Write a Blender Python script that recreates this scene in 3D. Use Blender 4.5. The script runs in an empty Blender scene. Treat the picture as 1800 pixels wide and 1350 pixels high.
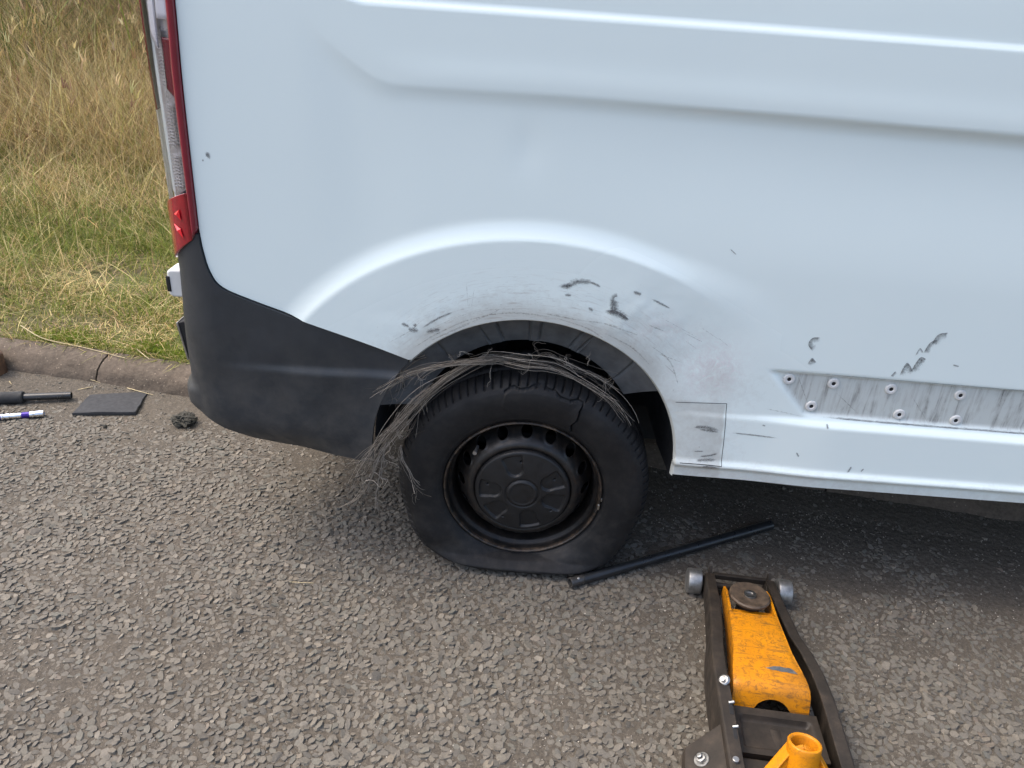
import bpy, bmesh, math, random
import numpy as np
from mathutils import Matrix, Vector
rng = np.random.default_rng(7); random.seed(7)
scene = bpy.context.scene
# ------------------------------------------------------------------ camera
cam_data = bpy.data.cameras.new("camera"); cam = bpy.data.objects.new("camera", cam_data)
scene.collection.objects.link(cam); scene.camera = cam
cam_data.sensor_width = 36.0; cam_data.lens = 27.04; cam_data.clip_start = 0.02; cam_data.clip_end = 500
cr, cu, cf = Vector((.99665, .05459, .06089)), Vector((-.07948, .47095, .87857)), Vector((-.01929, .88047, -.47371))
cm = Matrix((cr, cu, -cf)).transposed().to_4x4(); cm.translation = (-.0108, -1.7351, 1.5347)
cam.matrix_world = cm
# ------------------------------------------------------------------ sky, sun, exposure
SUN_EL, SUN_AZ = 58.0, math.degrees(math.atan2(-.96, .12))     # azimuth from +Y towards +X
world = bpy.data.worlds.new("World"); scene.world = world; world.use_nodes = True
wn = world.node_tree.nodes; wl = world.node_tree.links; wn.clear()
sky = wn.new("ShaderNodeTexSky"); sky.sky_type = 'NISHITA'; sky.sun_disc = False
sky.sun_elevation = math.radians(SUN_EL); sky.sun_rotation = math.radians(SUN_AZ)
sky.altitude = 0; sky.air_density = 1.0; sky.dust_density = 5.0; sky.ozone_density = 1.0
bg = wn.new("ShaderNodeBackground"); bg.inputs[1].default_value = 0.15
wo = wn.new("ShaderNodeOutputWorld"); wl.new(sky.outputs[0], bg.inputs[0]); wl.new(bg.outputs[0], wo.inputs[0])
sd = bpy.data.lights.new("sun", 'SUN'); sun = bpy.data.objects.new("sun", sd); scene.collection.objects.link(sun)
sd.energy = 0.60; sd.angle = math.radians(20); sd.color = (1.0, .95, .87)
az, el = math.radians(SUN_AZ), math.radians(SUN_EL)
to_sun = Vector((math.sin(az)*math.cos(el), math.cos(az)*math.cos(el), math.sin(el)))
sun.rotation_euler = to_sun.to_track_quat('Z', 'Y').to_euler(); sun.location = to_sun*20
vs = scene.view_settings; vs.view_transform = 'Standard'; vs.look = 'None'; vs.gamma = 1; vs.use_curve_mapping = False
vs.exposure = 1.34
# ------------------------------------------------------------------ helpers
COL = scene.collection
def np_mesh(name, V, polys, uvs=None, smooth=True, attrs=None, mat_idx=None):
    """polys: int array (n,3|4) or a list of such arrays"""
    if not isinstance(polys, (list, tuple)): polys = [polys]
    polys = [np.asarray(p, dtype=np.int32) for p in polys if len(p)]
    V = np.asarray(V, dtype=np.float32)
    me = bpy.data.meshes.new(name); me.vertices.add(len(V)); me.vertices.foreach_set("co", V.ravel())
    loops = np.concatenate([p.ravel() for p in polys])
    tot = np.concatenate([np.full(len(p), p.shape[1], np.int32) for p in polys])
    st = np.concatenate([[0], np.cumsum(tot)[:-1]]).astype(np.int32)
    me.loops.add(len(loops)); me.loops.foreach_set("vertex_index", loops)
    me.polygons.add(len(tot)); me.polygons.foreach_set("loop_start", st); me.polygons.foreach_set("loop_total", tot)
    me.polygons.foreach_set("use_smooth", np.full(len(tot), smooth, dtype=bool))
    if mat_idx is not None: me.polygons.foreach_set("material_index", np.asarray(mat_idx, np.int32))
    if uvs is not None:
        ul = me.uv_layers.new(name="UVMap"); ul.data.foreach_set("uv", np.asarray(uvs, np.float32)[loops].ravel())
    for k, a in (attrs or {}).items():
        a = np.asarray(a, np.float32)
        if a.ndim == 1: me.attributes.new(k, 'FLOAT', 'POINT').data.foreach_set("value", a)
        else:
            if a.shape[1] == 3: a = np.concatenate([a, np.ones((len(a), 1), np.float32)], 1)
            me.attributes.new(k, 'FLOAT_COLOR', 'POINT').data.foreach_set("color", a.ravel())
    me.update(); me.validate()
    return me
def link(name, me, mats=None, parent=None):
    o = bpy.data.objects.new(name, me); COL.objects.link(o)
    for m in (mats if isinstance(mats, (list, tuple)) else [mats] if mats else []): me.materials.append(m)
    if parent is not None: o.parent = parent
    return o
def empty(name, loc=(0, 0, 0), rz=0.0):
    o = bpy.data.objects.new(name, None); COL.objects.link(o); o.location = loc; o.rotation_euler = (0, 0, rz)
    o.empty_display_size = .1; return o
def tag(o, label=None, cat=None, group=None, kind=None):
    for k, v in (('label', label), ('category', cat), ('group', group), ('kind', kind)):
        if v: o[k] = v
    return o
class MB:                                                          # collects pieces into one mesh
    def __init__(s): s.v = []; s.f = []; s.m = []
    def add(s, V, F, mi=0, rot=None, loc=(0, 0, 0)):
        n = len(s.v)
        for p in V:
            p = Vector(p)
            if rot is not None: p = rot @ p
            s.v.append(tuple(p + Vector(loc)))
        for f in F: s.f.append(tuple(i+n for i in f)); s.m.append(mi)
        return s
    def box(s, c, size, rot=None, mi=0):
        a, b, d = [x/2 for x in size]
        V = [(x*a, y*b, z*d) for x in (-1, 1) for y in (-1, 1) for z in (-1, 1)]
        return s.add(V, [(0, 1, 3, 2), (4, 6, 7, 5), (0, 4, 5, 1), (2, 3, 7, 6), (0, 2, 6, 4), (1, 5, 7, 3)], mi, rot, c)
    def cyl(s, p0, p1, r0, r1=None, n=24, mi=0, caps=True, inner=None):
        p0, p1 = Vector(p0), Vector(p1); r1 = r0 if r1 is None else r1
        q = (p1-p0).to_track_quat('Z', 'Y').to_matrix(); L = (p1-p0).length
        prof = [(r0, 0), (r1, L)] if inner is None else [(r0, 0), (r1, L), (inner, L), (inner, 0)]
        return s.lathe(prof, q, p0, n, mi, caps and inner is None, closed=inner is not None)
    def lathe(s, prof, q, loc, n=24, mi=0, caps=True, closed=False):
        V = []; F = []; k = len(prof)
        for (r, z) in prof:
            for i in range(n):
                a = 2*math.pi*i/n; V.append((r*math.cos(a), r*math.sin(a), z))
        for j in range(k if closed else k-1):
            j2 = (j+1) % k
            for i in range(n): F.append((j*n+i, j*n+(i+1) % n, j2*n+(i+1) % n, j2*n+i))
        if caps and not closed: F.append(tuple(range(n-1, -1, -1))); F.append(tuple(range((k-1)*n, k*n)))
        return s.add(V, F, mi, q, loc)
    def prism(s, pts, axis, a, b, mi=0):
        """polygon pts in the plane across axis (0,1,2), from a to b"""
        def P(p, t):
            l = list(p); l.insert(axis, t); return l
        n = len(pts); V = [P(p, a) for p in pts]+[P(p, b) for p in pts]
        F = [tuple(range(n-1, -1, -1)), tuple(range(n, 2*n))]+[(i, (i+1) % n, n+(i+1) % n, n+i) for i in range(n)]
        return s.add(V, F, mi)
    def sweep(s, secs, mi=0):
        """sections: list of equal-length closed vertex loops"""
        n = len(secs[0]); V = [p for c in secs for p in c]; F = []
        for j in range(len(secs)-1):
            for i in range(n): F.append((j*n+i, j*n+(i+1) % n, (j+1)*n+(i+1) % n, (j+1)*n+i))
        F.append(tuple(range(n-1, -1, -1))); F.append(tuple(range((len(secs)-1)*n, len(secs)*n)))
        return s.add(V, F, mi)
    def build(s, name, mats, parent=None, smooth=True, bevel=0.0, seg=2, angle=35):
        me = bpy.data.meshes.new(name); me.from_pydata(s.v, [], s.f)
        bm = bmesh.new(); bm.from_mesh(me); bmesh.ops.recalc_face_normals(bm, faces=bm.faces)
        bm.to_mesh(me); bm.free()
        me.polygons.foreach_set("material_index", s.m)
        me.polygons.foreach_set("use_smooth", [smooth]*len(s.f))
        if smooth: me.set_sharp_from_angle(angle=math.radians(angle))
        o = link(name, me, mats, parent)
        if bevel:
            b = o.modifiers.new("bevel", 'BEVEL'); b.width = bevel; b.segments = seg; b.limit_method = 'ANGLE'; b.angle_limit = math.radians(angle)
            b.harden_normals = False
        return o
def catmull(pts, n):
    P = np.asarray(pts, float); P = np.vstack([2*P[0]-P[1], P, 2*P[-1]-P[-2]])
    t = np.linspace(0, len(pts)-1-1e-9, n); i = t.astype(int); f = (t-i)[:, None]
    a, b, c, d = P[i], P[i+1], P[i+2], P[i+3]
    return .5*((2*b)+(-a+c)*f+(2*a-5*b+4*c-d)*f**2+(-a+3*b-3*c+d)*f**3)
def smooth(t): t = np.clip(t, 0, 1); return t*t*(3-2*t)
def vnoise(x, y, scale, seed=0):
    """smooth value noise, vectorised, -1..1"""
    x = np.asarray(x)*scale+1000.3+seed*17.17; y = np.asarray(y)*scale+1000.7+seed*31.3
    xi = np.floor(x).astype(np.int64); yi = np.floor(y).astype(np.int64); fx = x-xi; fy = y-yi
    def h(a, b):
        n = (a*374761393+b*668265263+seed*1442695) & 0x7fffffff; n = ((n ^ (n >> 13))*1274126177) & 0x7fffffff
        return ((n ^ (n >> 16)) & 0xffff)/32767.5-1
    sx = fx**3*(fx*(fx*6-15)+10); sy = fy**3*(fy*(fy*6-15)+10)
    return (h(xi, yi)*(1-sx)+h(xi+1, yi)*sx)*(1-sy)+(h(xi, yi+1)*(1-sx)+h(xi+1, yi+1)*sx)*sy
def poly_dist(px, pz, line):
    """distance to an open polyline"""
    L = np.asarray(line, float); best = np.full(np.shape(px), 1e9)
    for (a, b) in zip(L[:-1], L[1:]):
        d = b-a; t = np.clip(((px-a[0])*d[0]+(pz-a[1])*d[1])/(d@d+1e-12), 0, 1)
        best = np.minimum(best, np.hypot(px-a[0]-t*d[0], pz-a[1]-t*d[1]))
    return best
def in_poly(px, pz, poly):
    P = np.asarray(poly, float); ins = np.zeros(np.shape(px), bool); n = len(P)
    for i in range(n):
        a, b = P[i], P[(i+1) % n]
        c = ((a[1] > pz) != (b[1] > pz)) & (px < (b[0]-a[0])*(pz-a[1])/(b[1]-a[1]+1e-15)+a[0]); ins ^= c
    return ins
# ------------------------------------------------------------------ materials
class NT:
    def __init__(s, name):
        s.m = bpy.data.materials.new(name); s.m.use_nodes = True; s.t = s.m.node_tree; s.t.nodes.clear()
        s.out = s.n("ShaderNodeOutputMaterial"); s._g = None
    def n(s, typ, **kw):
        nd = s.t.nodes.new(typ)
        for k, v in kw.items(): setattr(nd, k, v)
        return nd
    def put(s, sock, v):
        if hasattr(v, 'is_output'): s.t.links.new(v, sock)
        elif isinstance(v, (tuple, list)) and sock.type == 'RGBA' and len(v) == 3: sock.default_value = (*v, 1)
        else: sock.default_value = v
    def geo(s, o="Position"):
        if s._g is None: s._g = s.n("ShaderNodeNewGeometry")
        return s._g.outputs[o]
    def obj(s): return s.n("ShaderNodeTexCoord").outputs["Object"]
    def uv(s): return s.n("ShaderNodeTexCoord").outputs["UV"]
    def attr(s, name, o="Fac"): return s.n("ShaderNodeAttribute", attribute_name=name).outputs[o]
    def noise(s, scale, detail=4, rough=.55, vec=None, dist=0.0, o="Fac"):
        nd = s.n("ShaderNodeTexNoise"); s.put(nd.inputs["Vector"], vec if vec is not None else s.geo())
        for k, v in (("Scale", scale), ("Detail", detail), ("Roughness", rough), ("Distortion", dist)): s.put(nd.inputs[k], v)
        return nd.outputs[o]
    def vor(s, scale, vec=None, feature='F1', o="Distance", rnd=1.0):
        nd = s.n("ShaderNodeTexVoronoi", feature=feature); s.put(nd.inputs["Vector"], vec if vec is not None else s.geo())
        s.put(nd.inputs["Scale"], scale); s.put(nd.inputs["Randomness"], rnd); return nd.outputs[o]
    def scalev(s, sc, vec=None, rot=(0, 0, 0)):
        nd = s.n("ShaderNodeMapping"); s.put(nd.inputs["Vector"], vec if vec is not None else s.geo())
        nd.inputs["Scale"].default_value = sc; nd.inputs["Rotation"].default_value = rot; return nd.outputs[0]
    def ramp(s, fac, stops, interp='LINEAR'):
        nd = s.n("ShaderNodeValToRGB"); s.put(nd.inputs[0], fac); r = nd.color_ramp; r.interpolation = interp
        while len(r.elements) < len(stops): r.elements.new(.5)
        for e, (p, c) in zip(r.elements, stops):
            e.position = p; c = (c, c, c) if not isinstance(c, (tuple, list)) else c; e.color = (*c[:3], 1)
        return nd.outputs[0]
    def math(s, op, a, b=0.0, c=None, clamp=False):
        nd = s.n("ShaderNodeMath", operation=op, use_clamp=clamp); s.put(nd.inputs[0], a); s.put(nd.inputs[1], b)
        if c is not None: s.put(nd.inputs[2], c)
        return nd.outputs[0]
    def map(s, v, a, b, c=0.0, d=1.0):
        nd = s.n("ShaderNodeMapRange"); nd.clamp = True
        for i, x in enumerate((v, a, b, c, d)): s.put(nd.inputs[i], x)
        return nd.outputs[0]
    def mix(s, fac, a, b, blend='MIX'):
        nd = s.n("ShaderNodeMix", data_type='RGBA', blend_type=blend); s.put(nd.inputs[0], fac); s.put(nd.inputs[6], a); s.put(nd.inputs[7], b)
        return nd.outputs[2]
    def sep(s, v):
        nd = s.n("ShaderNodeSeparateXYZ"); s.put(nd.inputs[0], v); return nd.outputs
    def bump(s, h, strength=.5, dist=.002, normal=None):
        nd = s.n("ShaderNodeBump"); nd.inputs["Strength"].default_value = strength; nd.inputs["Distance"].default_value = dist
        s.put(nd.inputs["Height"], h)
        if normal is not None: s.put(nd.inputs["Normal"], normal)
        return nd.outputs[0]
    def bsdf(s, color, rough=.5, normal=None, **kw):
        p = s.n("ShaderNodeBsdfPrincipled"); s.put(p.inputs["Base Color"], color); s.put(p.inputs["Roughness"], rough)
        if normal is not None: s.put(p.inputs["Normal"], normal)
        for k, v in kw.items(): s.put(p.inputs[k.replace('_', ' ')], v)
        return p.outputs[0]
    def fin(s, sh): s.t.links.new(sh, s.out.inputs[0]); return s.m
    def mixsh(s, f, a, b):
        nd = s.n("ShaderNodeMixShader"); s.put(nd.inputs[0], f); s.t.links.new(a, nd.inputs[1]); s.t.links.new(b, nd.inputs[2]); return nd.outputs[0]
def simple(name, col, rough, var=.25, scale=40, bump=.2, bdist=.001, col2=None, **kw):
    t = NT(name); f = t.noise(scale, 5, .6)
    c2 = col2 or tuple(x*(1+var) for x in col); c1 = tuple(x*(1-var) for x in col)
    c = t.ramp(f, [(.3, c1), (.7, c2)])
    r = t.map(t.noise(scale*.7, 3), .3, .7, max(rough-.1, .02), min(rough+.1, 1))
    return t.fin(t.bsdf(c, r, t.bump(t.noise(scale*6, 4), bump, bdist) if bump else None, **kw))

def m_paint():
    t = NT("white_van_paint"); g = t.attr("grime"); pk = t.attr("pink"); ch = t.attr("channel")
    base = t.mix(t.noise(1.3, 2), (.755, .845, .825), (.780, .868, .848))
    fine = t.noise(55, 6, .7, dist=.6); mid = t.noise(9, 5, .65)
    gm = t.map(t.math('ADD', t.math('MULTIPLY', g, 1.15), t.math('MULTIPLY', t.math('ADD', fine, mid), .5)), .78, 1.35)
    c = t.mix(t.math('MULTIPLY', gm, .8), base, (.47, .475, .44))
    p1 = t.math('MULTIPLY', pk, t.map(t.noise(34, 6, .75, dist=1.2), .38, .68))
    c = t.mix(t.math('MULTIPLY', p1, .55), c, (.52, .40, .42))
    p2 = t.math('MULTIPLY', pk, t.map(t.noise(150, 3, .6), .60, .68))
    c = t.mix(t.math('MULTIPLY', p2, .7), c, (.80, .72, .74))
    # torn-off trim strip: old adhesive and road film in near-vertical streaks
    sv = t.scalev((1.0, 1.0, .10), rot=(0, math.radians(-22), 0))
    st = t.noise(75, 5, .65, sv, .5); sp = t.noise(30, 4, .6)
    cf = t.map(t.math('ADD', st, t.math('MULTIPLY', t.math('SUBTRACT', sp, .5), .5)), .45, .76); c2 = t.ramp(cf, [(0, (.54, .575, .55)), (.45, (.45, .47, .445)), (.8, (.24, .245, .232)), (1, (.10, .10, .097))])
    c2 = t.mix(t.map(sp, .52, .75, 0, .6), c2, (.60, .635, .62))
    c = t.mix(ch, c, c2)
    # rub marks running round the wheel arch
    cb = t.n("ShaderNodeCombineXYZ"); t.put(cb.inputs[0], t.attr("arc_s")); t.put(cb.inputs[1], t.attr("arc_r")); pv = cb.outputs[0]
    rub = t.noise(1.0, 6, .7, t.scalev((7, 150, 1), pv), .4); rub2 = t.noise(1.0, 5, .7, t.scalev((26, 320, 1), pv), .3); am = t.attr("rubbed")
    c = t.mix(t.math('MULTIPLY', t.map(rub, .54, .72), t.math('MULTIPLY', am, .75)), c, (.36, .33, .29))
    c = t.mix(t.math('MULTIPLY', t.map(rub2, .58, .70), t.math('MULTIPLY', am, .6)), c, (.20, .185, .17))
    # fine dark flecks and scratches
    fl = t.map(t.noise(220, 2, .5, t.scalev((1, 1, .35), rot=(0, .6, 0))), .74, .78)
    c = t.mix(t.math('MULTIPLY', fl, t.math('MULTIPLY', g, .7)), c, (.10, .10, .10))
    r = t.math('ADD', .24, t.math('ADD', t.math('MULTIPLY', g, .35), t.math('MULTIPLY', ch, .4)), clamp=True)
    n = t.bump(t.noise(700, 2), .05, .0004); n = t.bump(fine, .12, .0006, n)
    return t.fin(t.bsdf(c, r, n, Coat_Weight=t.math('SUBTRACT', .6, t.math('MULTIPLY', g, .6), clamp=True), Coat_Roughness=.07, Specular_IOR_Level=.45))
def m_scuff():
    t = NT("black_scuff"); uv = t.sep(t.uv()); v = t.math('ABSOLUTE', t.math('SUBTRACT', t.math('MULTIPLY', uv[1], 2), 1))
    u = t.math('ABSOLUTE', t.math('SUBTRACT', t.math('MULTIPLY', uv[0], 2), 1))
    edge = t.math('MULTIPLY', t.map(v, 1.0, .0), t.map(u, 1.0, .6))
    va = t.n("ShaderNodeVectorMath", operation='ADD'); t.put(va.inputs[0], t.scalev((5, 2.6, 1), t.uv())); t.put(va.inputs[1], t.scalev((25, 25, 25))); nz = t.noise(2.2, 7, .75, va.outputs[0], .5); f = t.map(t.math('ADD', t.math('MULTIPLY', edge, .5), nz), .70, 1.05)
    tr = t.n("ShaderNodeBsdfTransparent").outputs[0]
    return t.fin(t.mixsh(t.math('MULTIPLY', f, .72), tr, t.bsdf((.10, .10, .105), .7)))
def m_smudge():
    t = NT("rubber_smudge"); uv = t.sep(t.uv()); u = t.math('ABSOLUTE', t.math('SUBTRACT', t.math('MULTIPLY', uv[0], 2), 1))
    edge = t.math('MULTIPLY', t.math('MULTIPLY', t.map(uv[1], 1.0, .05), t.map(uv[1], .0, .06)), t.map(u, 1.0, .75))
    nz = t.noise(150, 6, .75, t.scalev((1, 1, .7), rot=(0, .8, 0))); f = t.map(t.math('ADD', t.math('MULTIPLY', edge, .75), nz), .62, 1.25)
    tr = t.n("ShaderNodeBsdfTransparent").outputs[0]
    st = t.map(t.noise(1.0, 4, .6, t.scalev((40, 3, 1), t.uv())), .3, .6, .35, 1.0); return t.fin(t.mixsh(t.math('MULTIPLY', t.math('MULTIPLY', f, st), .75), tr, t.bsdf((.11, .11, .115), .7)))
def m_scratch():
    t = NT("bare_scratch"); uv = t.sep(t.uv()); v = t.math('ABSOLUTE', t.math('SUBTRACT', t.math('MULTIPLY', uv[1], 2), 1))
    nz = t.noise(160, 5, .7); f = t.map(t.math('ADD', t.math('MULTIPLY', t.map(v, 1, .0), .5), nz), .80, 1.2)
    tr = t.n("ShaderNodeBsdfTransparent").outputs[0]
    return t.fin(t.mixsh(t.math('MULTIPLY', f, .6), tr, t.bsdf((.30, .265, .23), .75)))
def m_bumper():
    t = NT("bumper_plastic"); d = t.noise(5, 5, .6); z = t.sep(t.geo())[2]
    dust = t.math('MULTIPLY', t.map(z, .75, .36), t.map(t.noise(14, 6, .7), .4, .75))
    c = t.mix(t.math('MULTIPLY', dust, .45), t.ramp(d, [(.3, (.017, .0205, .024)), (.7, (.027, .031, .036))]), (.13, .12, .105))
    n = t.bump(t.noise(900, 2), .25, .0006)
    return t.fin(t.bsdf(c, t.map(t.noise(30, 4), .3, .7, .42, .58), n, Specular_IOR_Level=.5))
def m_rubber():
    t = NT("tyre_rubber"); d = t.noise(26, 6, .7); z = t.sep(t.geo())[2]
    k = t.math('MULTIPLY', t.map(d, .45, .8), t.map(z, .75, .0, .25, .8))
    c = t.mix(t.math('MULTIPLY', k, .5), t.ramp(t.noise(7, 4), [(.3, (.007, .007, .0075)), (.7, (.013, .013, .014))]), (.060, .054, .046))
    n = t.bump(t.noise(300, 4), .25, .001)
    return t.fin(t.bsdf(c, t.map(t.noise(18, 4), .3, .7, .5, .72), n, Specular_IOR_Level=.28))
def m_rim():
    t = NT("rusty_black_steel"); r = t.attr("rust"); k = t.math('MULTIPLY', t.map(t.noise(38, 6, .7), .42, .7), r)
    c = t.mix(k, (.006, .006, .0063), t.ramp(t.noise(120, 4), [(.35, (.045, .026, .014)), (.7, (.12, .085, .055))]))
    return t.fin(t.bsdf(c, t.map(t.noise(40, 3), .3, .7, .35, .6), t.bump(t.noise(200, 4), .25, .001)))
def m_yellow():
    t = NT("worn_yellow_paint"); o = t.obj()
    d1 = t.map(t.noise(75, 7, .75, o, 1.5), .50, .63); d2 = t.map(t.noise(16, 6, .75, o, 1.2), .44, .70)
    sc = t.map(t.noise(60, 5, .7, t.scalev((.22, 1.6, 1), o, (0, 0, .5)), 1.0), .54, .62); w = t.attr("wear")
    c = t.ramp(t.noise(9, 4, .6, o), [(.3, (.56, .20, .003)), (.7, (.64, .245, .004))])
    c = t.mix(t.math('MULTIPLY', t.map(t.noise(7, 4, .6, o), .5, .7), t.math('MULTIPLY', w, .6)), c, (.30, .115, .010)); c = t.mix(t.math('MULTIPLY', d2, .5), c, (.33, .125, .011)); c = t.mix(t.math('MULTIPLY', d1, t.math('MULTIPLY', w, .75)), c, (.13, .06, .016))
    c = t.mix(t.math('MULTIPLY', sc, t.math('MULTIPLY', w, .8)), c, (.14, .07, .02))
    return t.fin(t.bsdf(c, t.map(d2, 0, 1, .38, .6), t.bump(t.noise(120, 4, .6, o), .15, .001), Specular_IOR_Level=.3))
def m_jackblack():
    t = NT("greasy_black_steel"); o = t.obj(); f = t.noise(22, 6, .7, o)
    c = t.ramp(f, [(.3, (.014, .0115, .009)), (.55, (.030, .0235, .018)), (.8, (.068, .050, .035))])
    return t.fin(t.bsdf(c, t.map(t.noise(30, 4, .6, o), .3, .7, .48, .78), t.bump(t.noise(150, 5, .6, o), .35, .001), Specular_IOR_Level=.32))
def m_stone(name, bias=0.0):
    t = NT(name); r = t.geo("Random Per Island"); inst = t.n("ShaderNodeObjectInfo").outputs["Random"]
    q = t.math('FRACT', t.math('ADD', r, t.math('MULTIPLY', inst, 7.31)))
    c = t.ramp(q, [(0, (.122, .111, .095)), (.2, (.168, .151, .126)), (.45, (.145, .132, .113)), (.68, (.190, .170, .140)), (.82, (.146, .142, .122)), (.93, (.198, .170, .134)), (.98, (.255, .23, .192)), (1, (.165, .132, .106))])
    big = t.noise(2.2, 4, .6); c = t.mix(t.map(big, .35, .7, 0, .35), c, (.158, .142, .118))
    c = t.mix(1.0, c, (.82, .82, .81), 'MULTIPLY'); fn = t.noise(240, 5, .7); c = t.mix(.5, c, t.ramp(fn, [(.25, (.25, .25, .25)), (.75, (.75, .75, .75))]), 'OVERLAY')
    c = t.mix(t.map(t.noise(60, 5, .7), .56, .8, 0, .6), c, (.172, .150, .118))
    return t.fin(t.bsdf(c, .82, t.bump(fn, .5, .0015), Specular_IOR_Level=.3))
def m_road():
    t = NT("road_fines"); big = t.noise(2.2, 5, .6); f = t.noise(120, 6, .75); gr = t.vor(420)
    c = t.ramp(f, [(.25, (.040, .035, .028)), (.5, (.085, .073, .058)), (.75, (.136, .116, .091))])
    c = t.mix(t.map(big, .45, .75, 0, .6), c, (.112, .094, .072))
    sp = t.math('MULTIPLY', t.map(gr, .30, .18), t.map(t.noise(160, 2), .52, .62)); c = t.mix(sp, c, (.34, .31, .27))
    far = t.vor(52, feature='F1')
    n = t.bump(far, .5, .006); n = t.bump(f, .8, .003, n); n = t.bump(gr, .5, .0015, n)
    return t.fin(t.bsdf(c, .88, n, Specular_IOR_Level=.25))
def m_kerb():
    t = NT("kerb_concrete"); f = t.noise(60, 7, .7); b = t.noise(4, 4, .6); v = t.vor(110, t.noise(40, 2, o='Color') if False else t.geo()); v2 = t.vor(110, o="Color")
    c = t.ramp(f, [(.3, (.066, .052, .040)), (.7, (.132, .107, .083))]); c = t.mix(t.map(b, .35, .7, 0, .55), c, (.135, .105, .082))
    c = t.mix(t.math('MULTIPLY', t.map(v, .33, .22), t.map(t.sep(v2)[0], .86, .92)), c, (.24, .195, .15))
    n = t.bump(v, .4, .003); n = t.bump(f, .7, .003, n)
    return t.fin(t.bsdf(c, .9, n, Specular_IOR_Level=.25))
def m_soil():
    t = NT("verge_soil"); f = t.noise(30, 7, .7); b = t.noise(3, 4, .6)
    c = t.ramp(f, [(.3, (.06, .05, .024)), (.7, (.17, .135, .07))]); c = t.mix(t.map(b, .4, .6), c, t.ramp(f, [(.3, (.05, .06, .014)), (.7, (.13, .14, .036))]))
    return t.fin(t.bsdf(c, .95, t.bump(f, .9, .01)))
def m_grass():
    t = NT("grass_blades"); c = t.n("ShaderNodeAttribute", attribute_name="col").outputs["Color"]
    d = t.bsdf(c, .6, Specular_IOR_Level=.25); tr = t.n("ShaderNodeBsdfTranslucent"); t.t.links.new(c, tr.inputs[0])
    return t.fin(t.mixsh(.3, d, tr.outputs[0]))
def m_lens(name, col, f0=.25):
    t = NT(name); g = t.n("ShaderNodeBsdfGlossy"); g.inputs["Roughness"].default_value = .05
    tr = t.n("ShaderNodeBsdfTransparent"); t.put(tr.inputs[0], col); lw = t.n("ShaderNodeLayerWeight"); lw.inputs[0].default_value = f0
    return t.fin(t.mixsh(t.math('MULTIPLY', lw.outputs["Fresnel"], .8), tr.outputs[0], g.outputs[0]))
def m_mud():
    t = NT("dried_mud"); f = t.noise(90, 6, .7); return t.fin(t.bsdf(t.ramp(f, [(.3, (.018, .018, .014)), (.7, (.075, .07, .055))]), .9, t.bump(f, .8, .004)))
def m_wood():
    t = NT("weathered_wood"); f = t.noise(40, 5, .6, t.scalev((.25, 1, 1)), 1.0)
    return t.fin(t.bsdf(t.ramp(f, [(.3, (.045, .022, .012)), (.7, (.13, .068, .036))]), .8, t.bump(f, .6, .003)))
PAINT, SCUFF, SMUDGE, SCRATCH, BUMPER, RUBBER, RIM = m_paint(), m_scuff(), m_smudge(), m_scratch(), m_bumper(), m_rubber(), m_rim()
YELLOW, JBLACK, STONE, ROAD, KERB, SOIL, GRASS = m_yellow(), m_jackblack(), m_stone("chipping"), m_road(), m_kerb(), m_soil(), m_grass()
LINER = simple("arch_liner_plastic", (.105, .112, .118), .6, .3, 22, .25)
CAP = simple("wheel_cap_plastic", (.007, .007, .0075), .55, .35, 40, .2)
CAVITY = simple("underbody_black", (.010, .011, .013), .8, .4, 20, .3)
SEAM = simple("dark_seam", (.012, .012, .013), .9, .2, 30, 0)
def m_cord():
    t = NT("frayed_cord_fibre"); c = t.ramp(t.geo("Random Per Island"), [(0, (.06, .05, .04)), (.35, (.17, .148, .122)), (.75, (.34, .30, .25)), (1, (.52, .47, .40))]); return t.fin(t.bsdf(c, .7, Specular_IOR_Level=.3))
CORD = m_cord()
STEEL = simple("worn_steel", (.36, .35, .34), .38, .35, 60, .25, Metallic=.9)
ZINC = simple("zinc_bolt", (.36, .355, .34), .38, .35, 80, .15, Metallic=1.0)
ROLLER = simple("scuffed_steel_roller", (.30, .30, .29), .42, .4, 45, .3, Metallic=.75)
SADDLE = simple("rusty_saddle_steel", (.085, .060, .040), .6, .5, 60, .4, Metallic=.2)
BARBLACK = simple("black_painted_tube", (.016, .017, .018), .33, .3, 40, .1)
FOAM = simple("black_foam_grip", (.020, .021, .023), .8, .25, 60, .4)
MAT = simple("black_rubber_mat", (.022, .023, .025), .75, .3, 90, .5)
CHROME = simple("chrome", (.75, .75, .76), .18, .1, 60, .05, Metallic=1.0)
PURPLE = simple("purple_anodised", (.045, .02, .22), .3, .2, 60, .05, Metallic=.4)
LAMPRED = simple("red_lamp_plastic", (.20, .006, .022), .12, .15, 12, 0, Coat_Weight=1.0, Coat_Roughness=.03)
REFRED = simple("red_prism_reflector", (.26, .005, .012), .15, .2, 90, 0, Coat_Weight=1.0, Coat_Roughness=.03)
REFHOT = simple("bright_red_prism", (.85, .01, .02), .2, .15, 200, .6, Coat_Weight=.6)
SILVER = simple("lamp_reflector_silver", (.50, .49, .49), .28, .12, 25, .1, Metallic=.55)
CLEARLENS = m_lens("clear_lamp_lens", (.96, .94, .95))
LAMPWHITE = simple("white_lamp_diffuser", (.82, .83, .85), .2, .05, 10, 0, Coat_Weight=.6)
MUD, WOOD = m_mud(), m_wood()
STRAW = simple("dry_straw", (.44, .36, .21), .7, .25, 60, .1)
PLATEWHITE = simple("white_plastic_block", (.62, .62, .60), .4, .08, 25, .1)
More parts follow.
